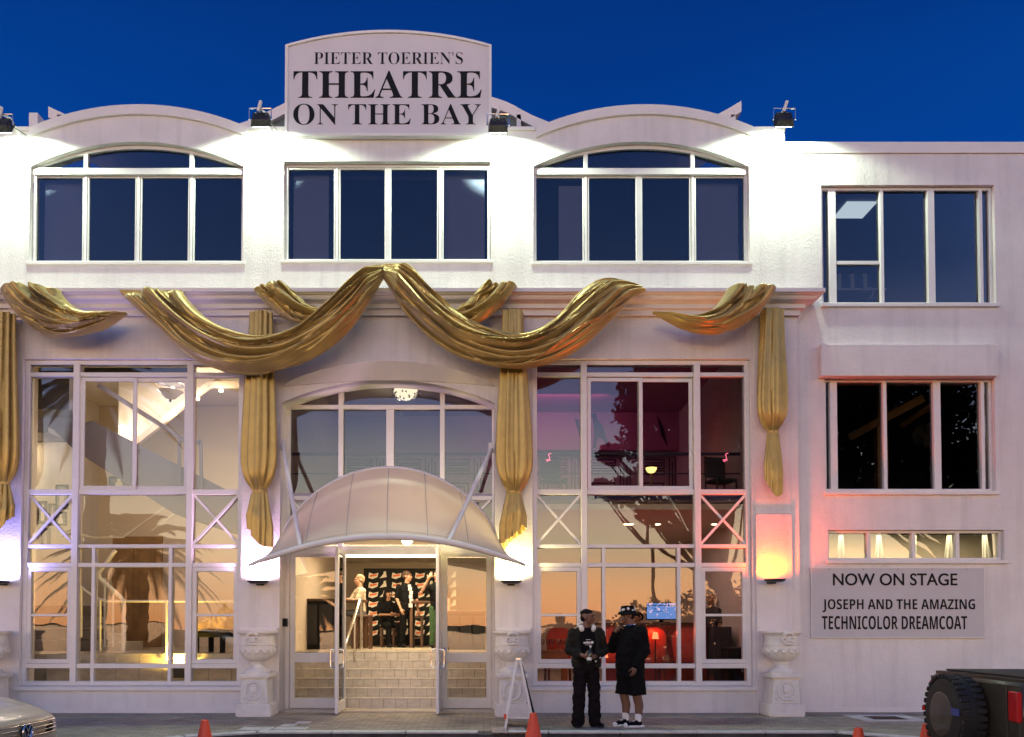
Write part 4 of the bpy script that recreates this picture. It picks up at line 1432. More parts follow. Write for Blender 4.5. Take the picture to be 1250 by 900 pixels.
def urn(loc, label, first=[None]):
    if first[0]:
        return dup(first[0], loc, label=label)
    r = thing('planter_urn', label, 'urn', loc, 0, 'white urns on pedestals')
    first[0] = r
    part('base_block', MB().box((-0.275, -0.24, 0.0), (0.275, 0.24, 0.2)), 'urn', r, bevel=0.015, seg=2)
    sh = [(-0.215, 0.2), (0.215, 0.2), (0.195, 0.58), (-0.195, 0.58)]
    part('pedestal', MB().prism(sh, -0.2, 0.2), 'urn', r, bevel=0.01)
    part('pedestal_cap', MB().box((-0.25, -0.245, 0.60), (0.25, 0.245, 0.67)).box((-0.225, -0.22, 0.575), (0.225, 0.22, 0.605)), 'urn', r, bevel=0.014, seg=2)
    md = part('medallion', MB().tube([(0.13 * math.cos(t), -0.207, 0.40 + 0.135 * math.sin(t)) for t in (2 * PI * k / 28 for k in range(28))], 0.02, 8, closed=True), 'urn', r, smooth=50)
    hd = MB().ell((0, -0.2, 0.41), (0.055, 0.04, 0.075)).ell((0.0, -0.2, 0.47), (0.065, 0.03, 0.04)).ell((0, -0.235, 0.405), (0.014, 0.015, 0.02)).ell((0, -0.2, 0.325), (0.05, 0.025, 0.03))
    part('portrait_relief', fuse(hd, 'portrait_relief', 0.008, 2), 'urn', md)
    for s in (-1, 1):
        part('ribbon', MB().tube([(s * 0.03, -0.203, 0.27), (s * 0.1, -0.205, 0.24), (s * 0.15, -0.205, 0.26), (s * 0.165, -0.203, 0.30), (s * 0.14, -0.203, 0.3)], 0.014, 6), 'urn', md, smooth=50)
    prof = [(0.0, 0.67), (0.19, 0.67), (0.2, 0.7), (0.17, 0.725), (0.115, 0.75), (0.09, 0.79), (0.1, 0.82), (0.12, 0.825), (0.12, 0.84), (0.1, 0.85), (0.16, 0.87),
            (0.225, 0.92), (0.262, 0.99), (0.275, 1.06), (0.272, 1.1), (0.28, 1.105), (0.28, 1.125), (0.262, 1.13), (0.258, 1.25), (0.27, 1.26), (0.275, 1.275), (0.315, 1.30), (0.318, 1.325), (0.27, 1.335), (0.25, 1.30), (0.0, 1.27)]
    part('bowl', MB().lathe(prof, n=40), 'urn', r, smooth=40)
    fl = MB()
    for k in range(14):     # relief swags round the belly
        a = 2 * PI * k / 14
        for i in range(4):
            b = a + (i - 1.5) * 0.09
            zz_ = 1.03 - 0.03 * math.cos((i - 1.5) * 1.2)
            fl.ell((0.262 * math.cos(b), 0.262 * math.sin(b), zz_), (0.025, 0.025, 0.03), 8, 5)
    part('garland', fl, 'urn', r, smooth=60)
    sc = MB()
    sc.tube([(-0.07, -0.29, 1.27), (-0.03, -0.32, 1.3), (0.03, -0.32, 1.3), (0.07, -0.29, 1.27)], 0.028, 8)
    for s in (-1, 1):
        sc.tube([(s * (0.06 + 0.035 * math.cos(t)), -0.3, 1.2 + 0.035 * math.sin(t)) for t in (2 * PI * k / 12 for k in range(12))], 0.018, 6, closed=True)
    sc.ell((0, -0.29, 1.2), (0.04, 0.04, 0.06)).ell((0, -0.29, 1.13), (0.08, 0.03, 0.025)).ell((0, -0.31, 1.32), (0.035, 0.03, 0.025))
    part('mask_handle', sc, 'urn', r, smooth=50)
    return r


UYC = -0.36
urn((ux(316, UYC), UYC, 0), 'white urn on a pedestal left of the entrance doors')
urn((ux(625, UYC), UYC, 0), 'white urn on a pedestal right of the doors, behind the folding board')
urn((ux(952, UYC), UYC, 0), 'white urn on a pedestal under the orange lamp')
urn((ux(-10, UYC), UYC, 0), 'white urn cut off at the left edge of the view')

# ------------------------------------------------------------------ cones and folding board


def cone(px, py, Y, label, first=[None]):
    p = U(px, py, Y)
    loc = (p.x, Y, RZ)
    if first[0]:
        return dup(first[0], loc, rz=random.uniform(0, 1), label=label)
    r = thing('traffic_cone', label, 'traffic cone', loc, 0.2, 'orange traffic cones at the kerb')
    first[0] = r
    part('base', MB().box((-0.17, -0.17, 0), (0.17, 0.17, 0.03)), 'cone', r, bevel=0.012)
    part('body', MB().lathe([(0.135, 0.03), (0.125, 0.05), (0.045, 0.42), (0.042, 0.445), (0.03, 0.452), (0.027, 0.44), (0.03, 0.40), (0.0, 0.38)], n=28), 'cone', r, smooth=40)
    return r


cone(250, 880, -3.72, 'orange cone standing alone near the kerb on the left')
cone(651, 869, -2.98, 'orange cone in front of the white folding board')
cone(1048, 889, -4.45, 'orange cone in front of the access cover')
cone(1131, 884, -4.1, 'orange cone beside the spare wheel of the four wheel drive')

ax_, ay = ux(634, -1.6), -1.7
af = thing('folding_board', 'white folding pavement board seen edge-on beside the right urn', 'sandwich board', (ax_, ay, 0.0), R(-3))
for s, m_ in ((-1, 'white'), (1, 'alu')):
    bb = MB().bar((s * 0.2, 0, 0.0), (s * 0.02 - 0.02, 0, 0.95), 0.035, 0.6)
    leg = part('leaf', bb, m_, af, bevel=0.005)
    part('face_panel', MB().bar((s * 0.2 + s * 0.02 - s * .02, 0, 0.12), (s * 0.037 - .02, 0, 0.86), 0.041, 0.5), 'black' if s > 0 else 'white', leg)
part('hinge', MB().box((-0.05, -0.28, 0.94), (0.012, 0.28, 0.965)), 'steel', af)
part('strut', MB().bar((-0.16, -0.2, 0.14), (0.16, -0.2, 0.14), 0.03, 0.02), 'white', af)
part('sticker', MB().box((-0.22, -0.306, 0.13), (-0.185, -0.301, 0.2)), 'cone', af)

# ------------------------------------------------------------------ parked cars


def wheel(parent, loc, r_=0.31, w_=0.2):
    t = part('wheel', MB().lathe([(0.2, -w_ / 2), (r_ - 0.03, -w_ / 2), (r_, -w_ / 2 + 0.03), (r_, w_ / 2 - 0.03), (r_ - 0.03, w_ / 2), (0.2, w_ / 2)], n=32), 'rubber', parent, smooth=40, loc=loc, rot=(R(90), 0, 0))
    part('rim', MB().lathe([(0.0, -w_ / 2 - 0.0), (0.06, -w_ / 2), (0.17, -w_ / 2 + 0.03), (0.2, -w_ / 2 + 0.002), (0.205, w_ / 2 - 0.01), (0.0, w_ / 2 - 0.02)], n=24), 'steel', t, smooth=40)
    return t


def car_silver():
    """saloon built nose at +x, local origin under the middle of the nose"""
    em = U(34, 888, -5.75)
    r = thing('parked_car', 'silver car parked at the left, its bonnet and slatted grille showing', 'car', (em.x - 0.07, em.y + 0.02, RZ), R(-3))
    half = [  # x, half width, sill z, shoulder z, top z, top half width
        (0.045, 0.58, 0.36, 0.56, 0.655, 0.50), (-0.03, 0.74, 0.28, 0.60, 0.70, 0.58), (-0.18, 0.82, 0.22, 0.66, 0.76, 0.62), (-0.4, 0.86, 0.2, 0.71, 0.82, 0.66), (-0.8, 0.88, 0.2, 0.77, 0.88, 0.68),
        (-1.25, 0.89, 0.2, 0.83, 0.94, 0.69), (-1.5, 0.89, 0.2, 0.86, 0.955, 0.7), (-2.6, 0.89, 0.2, 0.9, 0.93, 0.8), (-3.6, 0.88, 0.22, 0.93, 0.96, 0.78), (-4.1, 0.84, 0.26, 0.9, 0.95, 0.7), (-4.25, 0.7, 0.34, 0.8, 0.86, 0.6)]
    rows = []
    for x, w, s, sh, tp, tw_ in half:
        sec = [(-w * 0.86, s), (-w, s + 0.12), (-w * 1.0, sh - 0.16), (-w * 0.97, sh - 0.03), (-(w + tw_) / 2, sh + (tp - sh) * 0.55), (-tw_ * 0.93, tp - 0.008), (-tw_ * 0.8, tp - 0.002), (-tw_ * 0.4, tp + 0.012)]
        full = sec + [(0, tp + 0.018)] + [(-a, b) for a, b in reversed(sec)]
        rows.append([(x - 0.14 * (abs(yy) / 0.9) ** 3 if x > -0.5 else x, yy, z) for yy, z in full])
    m = MB().grid(rows, True)
    n = len(rows[0])
    m.f += [tuple(range(n)), tuple(range(len(m.v) - n, len(m.v)))]
    me = m.mesh('body')
    o = bpy.data.objects.new('body', me)
    COL.objects.link(o)
    sb_ = o.modifiers.new('s', 'SUBSURF')
    sb_.levels = sb_.render_levels = 2
    me = evaluated(o, 'body')
    me.polygons.foreach_set('use_smooth', [True] * len(me.polygons))
    bd = part('body', me, 'carpaint', r)
    gh = MB().grid([[(x, -w, zl), (x2, -w2, zt), (x2, w2, zt), (x, w, zl)] for x, x2, w, w2, zl, zt in
                    ((-1.2, -1.22, 0.74, 0.72, 0.9, 0.94), (-1.45, -2.0, 0.76, 0.6, 0.92, 1.4), (-2.4, -2.5, 0.78, 0.6, 0.93, 1.46), (-3.2, -3.1, 0.77, 0.58, 0.94, 1.42), (-3.75, -3.7, 0.7, 0.6, 0.94, 0.97))])
    part('greenhouse', gh, 'carglass', r, smooth=30)
    part('roof', MB().grid([[(x, y_, z + 0.02 - 0.05 * y_ * y_) for y_ in (-0.6, -0.3, 0, 0.3, 0.6)] for x, z in ((-1.98, 1.4), (-2.5, 1.46), (-3.1, 1.42))]), 'carpaint', r, smooth=60)
    gr = part('grille', MB().box((-0.12, -0.50, 0.505), (0.0, 0.50, 0.625)), 'black', r, bevel=0.015)
    for k in range(3):
        z = 0.525 + 0.036 * k
        for s in (-1, 1):
            part('slat', MB().tube([(0.035 - 0.14 * abs(yy) ** 2.2, s * abs(yy), z) for yy in (0.085, 0.18, 0.3, 0.42, 0.52)], 0.0062, 6), 'chrome', gr, smooth=60)
    part('grille_rim', MB().tube([(0.02 - 0.16 * abs(yy) ** 2.2, yy, 0.635) for yy in (-0.54, -0.45, -0.35, -0.2, 0, 0.2, 0.35, 0.45, 0.54)], 0.009, 6), 'chrome', gr, smooth=60)
    E_ = MB().tube([(0.062, 0.072 * math.cos(t), 0.575 + 0.072 * math.sin(t)) for t in (2 * PI * k / 28 for k in range(28))], 0.0085, 8, closed=True)
    eb = part('emblem', E_, 'chrome', r, smooth=60)
    for st_ in (((-0.034, 0.055), (-0.0, 0.005), (0.034, 0.055)), ((-0.062, 0.028), (-0.028, -0.062), (0.0, -0.012), (0.028, -0.062), (0.062, 0.028))):
        part('emblem_stroke', MB().tube([(0.062, a, 0.575 + b) for a, b in st_], 0.0075, 6), 'chrome', eb)
    part('emblem_disc', MB().lathe([(0.0, 0), (0.07, 0.0), (0.07, 0.02)], n=24), 'black', eb, loc=(0.04, 0, 0.575), rot=(0, R(90), 0))
    for s in (-1, 1):
        hd = part('headlight', MB().ell((-0.30, s * 0.69, 0.585), (0.16, 0.10, 0.065), 16, 10, (0, 0, -s * 0.5)), 'lens', r, smooth=60)
        part('wing_mirror', MB().ell((-1.5, s * 1.0, 0.98), (0.07, 0.12, 0.08)), 'carpaint', r, smooth=60)
        for x in (-0.82, -3.35):
            wheel(r, (x, s * 0.79, 0.31))
    part('bumper_intake', MB().box((-0.06, -0.5, 0.27), (0.012, 0.5, 0.36)), 'black', r, bevel=0.02)
    part('windscreen_frame', MB().tube([(-1.35, -0.77, 0.93), (-1.98, -0.61, 1.40), (-1.98, 0.61, 1.40), (-1.35, 0.77, 0.93)], 0.03, 8), 'carpaint', r, smooth=60)
    return r


car_silver()


def jeep():
    p = U(1127, 865, -5.35)
    x0 = p.x
    r = thing('off_road_car', 'dark olive open off-road car at the right edge with a spare wheel on its back', 'car', (x0 + 0.08, -5.5, RZ), R(-4))
    cz = 0.71
    # spare wheel, axis along x, with chunky tread blocks
    sp = part('spare_wheel', MB().lathe([(0.0, 0.03), (0.12, 0.0), (0.24, 0.0), (0.32, 0.012), (0.355, 0.05), (0.365, 0.1), (0.365, 0.16), (0.35, 0.21), (0.3, 0.24), (0.0, 0.24)], n=48), 'rubber', r, loc=(0, 0, cz), rot=(0, R(90), 0), smooth=35)
    tb = MB()
    for k in range(34):
        a = 2 * PI * k / 34
        for xx_, w_, da in ((0.055, 0.08, 0), (0.185, 0.08, PI / 34)):
            b = a + da
            tb.obox((0.360 * math.cos(b), 0.360 * math.sin(b), xx_), (0.032, 0.045, w_), (0, 0, b))
    part('tread', tb, 'rubber', sp, bevel=0.004)['kind'] = 'stuff'
    part('strap', MB().lathe([(0.374, 0.085), (0.392, 0.085), (0.392, 0.155), (0.374, 0.155)], n=40, a0=R(-40), a1=R(-8)), 'blueband', sp)
    part('wheel_disc', MB().lathe([(0.0, -0.012), (0.2, -0.006), (0.22, 0.006)], n=32), 'olive', sp)
    part('strap_band', MB().box((-0.08, -0.33, -0.004), (-0.015, 0.02, 0.002)), 'blueband', sp)
    part('reflector', MB().box((-0.05, 0.345, 0.0), (0.0, 0.372, 0.03)), 'taillight', sp, bevel=0.006)
    bx = MB()
    bx.prism([(0.27, 0.42), (4.0, 0.42), (4.0, 0.95), (3.9, 1.02), (2.9, 1.08), (0.27, 1.08)], -0.8, 0.8)
    part('body', bx, 'olive', r, bevel=0.05, seg=3, smooth=40)
    for s in (-1, 1):
        d_ = part('door', MB().prism([(1.45, 0.5), (2.6, 0.5), (2.6, 1.05), (1.45, 1.05)], s * 0.801, s * 0.812), 'olive', r, bevel=0.004)
        part('handle', MB().box((1.55, s * 0.813, 0.92), (1.72, s * 0.84, 0.95)), 'dark', d_, bevel=0.005)
        part('sill_step', MB().box((1.35, s * 0.74, 0.36), (2.75, s * 0.86, 0.41)), 'dark', r, bevel=0.01)
        part('side_marker', MB().box((0.5, s * 0.801, 0.86), (0.62, s * 0.812, 0.9)), 'taillight', r)
    part('tailgate', MB().box((0.258, -0.6, 0.58), (0.268, 0.6, 1.03)), 'olive', r, bevel=0.003)
    part('fuel_cap', MB().lathe([(0.0, 0.015), (0.06, 0.012), (0.065, 0.0)], (0, 0, 0), 16), 'dark', r, loc=(0.75, -0.803, 0.95), rot=(R(90), 0, 0))
    part('cargo_bed', MB().box((0.4, -0.7, 1.082), (2.4, 0.7, 1.1)), 'rubber', r)
    part('roll_bar', MB().tube([(1.5, -0.7, 1.05), (1.55, -0.66, 1.45), (1.55, -0.5, 1.55), (1.55, 0.5, 1.55), (1.55, 0.66, 1.45), (1.5, 0.7, 1.05)], 0.035, 10), 'dark', r, smooth=60)
    part('windscreen', MB().prism([(2.75, 1.08), (2.79, 1.08), (2.5, 1.62), (2.46, 1.62)], -0.68, 0.68), 'carglass', r)
    for s in (-1, 1):
        part('seat', MB().box((1.65, s * 0.36 - 0.22, 1.0), (1.8, s * 0.36 + 0.22, 1.5)), 'cl_black', r, bevel=0.05, seg=2)
        part('taillight', MB().box((0.255, s * 0.62, 0.72), (0.30, s * 0.76, 0.98)), 'taillight', r, bevel=0.01)
        part('wheel_arch', MB().tube([(0.95 + 0.46 * math.cos(t), s * 0.81, 0.38 + 0.46 * math.sin(t)) for t in (PI * k / 12 for k in range(13))], 0.04, 8), 'rubber', r)
        part('wheel_arch', MB().tube([(3.2 + 0.46 * math.cos(t), s * 0.81, 0.38 + 0.46 * math.sin(t)) for t in (PI * k / 12 for k in range(13))], 0.04, 8), 'rubber', r)
        for x in (0.95, 3.2):
            wheel(r, (x, s * 0.72, 0.37), 0.37, 0.22)
    part('bumper', MB().box((0.16, -0.78, 0.4), (0.29, 0.55, 0.54)), 'dark', r, bevel=0.03)
    return r


jeep()

# ------------------------------------------------------------------ people


def hand(mb, wr, d, n, s=1.0, curl=0.6, thumb=1):
    """palm and five separate bent fingers; d towards the fingertips, n out of the palm"""
    wr, d, n = Vector(wr), Vector(d).normalized(), Vector(n)
    n = (n - d * n.dot(d)).normalized()
    w = d.cross(n)
    mb.ell(wr + d * 0.045 * s, (0.036 * s,) * 3, 10, 6)
    mb.limb([wr, wr + d * 0.05 * s, wr + d * 0.085 * s], [0.026 * s, 0.034 * s, 0.028 * s], 8)
    for k, L in ((-1.5, 0.062), (-0.5, 0.074), (0.5, 0.078), (1.5, 0.068)):
        b = wr + d * 0.085 * s + w * k * 0.019 * s
        p1 = b + (d * math.cos(curl) + n * math.sin(curl)) * L * 0.5 * s
        p2 = p1 + (d * math.cos(curl * 2.1) + n * math.sin(curl * 2.1)) * L * 0.55 * s
        mb.limb([b, p1, p2], [0.0095 * s, 0.0085 * s, 0.007 * s], 6)
    b = wr + d * 0.03 * s + w * thumb * 0.032 * s
    p1 = b + (d * 0.6 + w * thumb * 0.6 + n * 0.4).normalized() * 0.04 * s
    p2 = p1 + (d * 0.8 + n * 0.5).normalized() * 0.03 * s
    mb.limb([b, p1, p2], [0.013 * s, 0.011 * s, 0.009 * s], 6)


def head(mb, c, yaw, s=1.0, tilt=0.0):
    """c: centre of the skull; face towards -y turned by yaw"""
    q = Euler((tilt, 0, yaw)).to_matrix()
    P = lambda x, y_, z: Vector(c) + q @ Vector((x * s, y_ * s, z * s))
    rt = (tilt, 0, yaw)
    mb.ell(P(0, 0.012, 0.03), (0.074 * s, 0.094 * s, 0.088 * s), 18, 12, rt)
    mb.ell(P(0, -0.03, -0.035), (0.058 * s, 0.062 * s, 0.075 * s), 16, 10, rt)
    mb.ell(P(0, -0.062, -0.09), (0.028 * s, 0.026 * s, 0.022 * s), 10, 7, rt)
    mb.limb([P(0, -0.088, 0.012), P(0, -0.108, -0.022)], [0.009 * s, 0.014 * s], 8)
    mb.ell(P(0, -0.083, 0.03), (0.05 * s, 0.014 * s, 0.012 * s), 10, 6, rt)
    mb.ell(P(0, -0.085, -0.058), (0.024 * s, 0.016 * s, 0.012 * s), 10, 6, rt)
    for k in (-1, 1):
        mb.ell(P(k * 0.076, 0.012, -0.005), (0.010 * s, 0.02 * s, 0.032 * s), 8, 6, rt)
        mb.ell(P(k * 0.04, -0.062, -0.022), (0.022 * s, 0.022 * s, 0.02 * s), 8, 6, rt)
    return P, rt


def face_parts(root, P, rt, s=1.0):
    for k in (-1, 1):
        part('eye', MB().ell(P(k * 0.031, -0.082, 0.008), (0.013 * s, 0.007 * s, 0.007 * s), 8, 6, rt), 'eye', root)
        part('eyebrow', MB().ell(P(k * 0.033, -0.092, 0.03), (0.02 * s, 0.006 * s, 0.005 * s), 8, 6, rt), 'hair', root)
    part('lips', MB().ell(P(0, -0.098, -0.058), (0.022 * s, 0.006 * s, 0.008 * s), 8, 6, rt), 'lip', root)


def hair_cap(root, P, rt, m, s=1.0, vol=1.0, low=0.0, back=0.0):
    h = MB().ell(P(0, 0.022, 0.055), (0.083 * s * vol, 0.1 * s * vol, 0.078 * s * vol), 18, 12, rt)
    h.ell(P(0, 0.055, 0.005 - low), (0.078 * s * vol, 0.065 * s * vol, 0.075 * s + low), 16, 10, rt)
    if back:
        h.limb([P(0, 0.06, -0.02), P(0, 0.07, -0.12), P(0, 0.05, -0.12 - back)], [0.075 * s, 0.08 * s, 0.05 * s], 12)
        for k in (-1, 1):
            h.limb([P(k * 0.07, 0.02, 0.02), P(k * 0.085, 0.0, -0.1), P(k * 0.075, 0.0, -0.1 - back)], [0.03 * s, 0.035 * s, 0.02 * s], 8)
    return part('hair', fuse(h, 'hair', 0.008, 1, wrinkle=0.012), m, root)


def shoe(parent, ank, yaw, m_up, m_sole, s=1.0, high=False, cap=False):
    """ank: point on the ground under the ankle"""
    q = Matrix.Rotation(yaw, 3, 'Z')
    P = lambda x, y_, z: Vector(ank) + q @ Vector((x, y_, z)) * s
    u = MB()
    u.ell(P(0, 0.0, 0.05), (0.042 * s, 0.05 * s, 0.05 * s), 12, 8, (0, 0, yaw))
    u.ell(P(0, -0.08, 0.045), (0.045 * s, 0.075 * s, 0.04 * s), 12, 8, (0, 0, yaw))
    u.ell(P(0, -0.15, 0.035), (0.046 * s, 0.055 * s, 0.033 * s), 12, 8, (0, 0, yaw))
    u.limb([P(0, 0.005, 0.05), P(0, 0.005, 0.13 if high else 0.09)], [0.045 * s, 0.046 * s], 12)
    sh_ = part('shoe', fuse(u, 'shoe', 0.008, 2), m_up, parent)
    so = MB().loft([(P(0, -0.06, 0.002), 0.05 * s, 0.145 * s, yaw), (P(0, -0.06, 0.03), 0.052 * s, 0.15 * s, yaw)], 20)
    part('sole', so, m_sole, sh_, bevel=0.004)
    if cap:
        part('toe_cap', MB().ell(P(0, -0.168, 0.034), (0.044 * s, 0.042 * s, 0.03 * s), 12, 8, (0, 0, yaw)), m_sole, sh_, smooth=60)
        for k in (-1, 1):
            part('badge', MB().ell(P(k * 0.046, 0.005, 0.105), (0.006, 0.026, 0.026), 12, 8, (0, 0, yaw)), m_sole, sh_, smooth=60)
        for k in range(4):
            part('lace', MB().tube([P(-0.022, -0.06 - k * 0.018, 0.092 - k * 0.008), P(0.022, -0.06 - k * 0.018, 0.092 - k * 0.008)], 0.005, 5), m_sole, sh_)
    return sh_


def person_headphones():
    """stands facing the camera, head turned towards the other person, both hands round a bottle"""
    Y = -1.80
    p = U(716, 886, Y)
    r = thing('person', 'person in dark jacket and long black trousers, white headphones round the neck, holding a bottle', 'person', (p.x, Y, 0), R(6))
    s = 0.935
    hc_ = (0.015, -0.02, 1.53)
    b = MB()
    P, rt = head(b, hc_, R(58), s)
    b.limb([(0, 0.015, 1.33), (0.008, 0.0, 1.46)], [0.062, 0.054], 12)
    # torso and legs under the clothes, arms, hands
    b.loft([((0, 0, 0.82), 0.145, 0.10, 0), ((0, 0, 1.0), 0.13, 0.09, 0), ((0, 0.01, 1.22), 0.16, 0.10, 0), ((0, 0.015, 1.34), 0.13, 0.075, 0), ((0, 0.015, 1.37), 0.07, 0.06, 0)])
    for k in (-1, 1):
        b.limb([(k * 0.09, 0, 0.82), (k * 0.10, -0.005, 0.45), (k * 0.105, 0.01, 0.07)], [0.08, 0.055, 0.04], 12)
    L = [(-0.185, 0.01, 1.31), (-0.245, 0.0, 1.07), (-0.075, -0.2, 0.995)]
    Rr = [(0.185, 0.01, 1.31), (0.255, 0.01, 1.06), (0.045, -0.19, 0.975)]
    for A in (L, Rr):
        b.limb(A, [0.05, 0.042, 0.028], 10)
    hand(b, L[2], (0.8, -0.5, 0.15), (0.35, 0.75, 0.2), 0.95, 0.85, 1)
    hand(b, Rr[2], (-0.85, -0.4, 0.1), (-0.3, 0.8, 0.1), 0.95, 0.9, -1)
    part('body', fuse(b, 'body', 0.0062, 2), 'skin_dark', r)
    face_parts(r, P, rt, s)
    hair_cap(r, P, rt, 'hair', s, 0.94)
    # clothes
    tee = MB().loft([((0, -0.005, 0.86), 0.165, 0.118, 0), ((0, -0.005, 1.05), 0.16, 0.115, 0), ((0, 0.0, 1.22), 0.175, 0.12, 0), ((0, 0.01, 1.34), 0.135, 0.095, 0), ((0, 0.01, 1.385), 0.07, 0.068, 0)], 24)
    part('t_shirt', fuse(tee, 't_shirt', 0.01, 2, wrinkle=0.01), 'cl_black', r)
    # chest print: short illegible line of white marks
    pr = MB()
    for k, (a, c_, h_) in enumerate(((-0.07, -0.035, 0.022), (-0.03, -0.005, 0.03), (0.0, 0.03, 0.024), (0.035, 0.07, 0.032))):
        pr.box((a, -0.132, 1.165), (c_, -0.128, 1.165 + h_))
    pr.box((-0.035, -0.132, 1.215), (0.03, -0.128, 1.221)).box((-0.05, -0.132, 1.145), (0.05, -0.128, 1.149))
    part('shirt_print', pr, 'cl_white', r)
    j = MB()
    for k, A in ((-1, L), (1, Rr)):
        j.limb([A[0], Vector(A[0]).lerp(Vector(A[1]), 0.5), A[1], Vector(A[1]).lerp(Vector(A[2]), 0.62)], [0.078, 0.078, 0.074, 0.062], 12)
        j.loft([((k * 0.135, 0.01, 0.83), 0.075, 0.125, 0), ((k * 0.135, 0.01, 1.05), 0.07, 0.118, 0), ((k * 0.13, 0.02, 1.22), 0.075, 0.115, 0), ((k * 0.12, 0.02, 1.34), 0.075, 0.085, 0), ((k * 0.075, 0.03, 1.395), 0.04, 0.05, 0)], 18)
    j.loft([((0, 0.07, 0.83), 0.16, 0.06, 0), ((0, 0.07, 1.1), 0.16, 0.055, 0), ((0, 0.07, 1.3), 0.16, 0.05, 0), ((0, 0.07, 1.39), 0.09, 0.04, 0)], 18)
    part('jacket', fuse(j, 'jacket', 0.0105, 2, wrinkle=0.016), 'cl_jacket', r)
    part('button', MB().ell((0.10, -0.142, 0.92), (0.012, 0.006, 0.012)), 'cl_white', r)
    part('button', MB().ell((0.165, -0.135, 0.97), (0.016, 0.006, 0.01)), 'cl_white', r)
    t = MB()
    t.loft([((0, 0, 0.98), 0.165, 0.118, 0), ((0, 0, 0.86), 0.18, 0.125, 0), ((0, 0, 0.76), 0.18, 0.115, 0)], 24)
    for k in (-1, 1):
        t.limb([(k * 0.09, 0, 0.82), (k * 0.105, -0.005, 0.46), (k * 0.115, 0.01, 0.18), (k * 0.12, 0.005, 0.07)], [0.098, 0.088, 0.086, 0.09], 16)
    part('trousers', fuse(t, 'trousers', 0.011, 2, wrinkle=0.018), 'cl_maroon', r)
    shoe(r, (-0.115, 0.02, 0.0), R(-18), 'cl_black', 'rubber', 0.95)
    shoe(r, (0.125, 0.02, 0.0), R(22), 'cl_black', 'rubber', 0.95)
    hp = part('headphone_band', MB().tube([(-0.10, -0.045, 1.39), (-0.108, 0.03, 1.42), (-0.06, 0.095, 1.44), (0.0, 0.11, 1.445), (0.06, 0.095, 1.44), (0.108, 0.03, 1.42), (0.10, -0.045, 1.39)], 0.014, 8), 'white', r, smooth=60)
    for k in (-1, 1):
        part('ear_cup', MB().ell((k * 0.085, -0.085, 1.375), (0.036, 0.03, 0.05), 16, 10, (0.3, 0, k * 0.5)), 'white', hp, smooth=60)
    return r, p


def bottle_held(root, loc):
    t = thing('drink_bottle', 'small dark bottle held in both hands by the person with headphones', 'bottle', loc)
    t.rotation_euler = (0, R(6), 0)
    part('bottle_body', MB().lathe([(0.0, -0.1), (0.03, -0.1), (0.032, -0.09), (0.032, 0.03), (0.026, 0.06), (0.013, 0.085), (0.012, 0.12), (0.0, 0.12)], n=20), 'bottle', t, smooth=40)
    part('cap', MB().lathe([(0.0, 0.14), (0.014, 0.14), (0.014, 0.118), (0.0, 0.118)], n=14), 'white', t)
    part('bottle_label', MB().lathe([(0.0325, -0.06), (0.0325, -0.02)], n=20), 'cl_white', t)


r1, p1_ = person_headphones()
q = Matrix.Rotation(R(6), 3, 'Z') @ Vector((-0.02, -0.275, 1.0))
bottle_held(r1, (p1_.x + q.x, -1.80 + q.y, q.z))


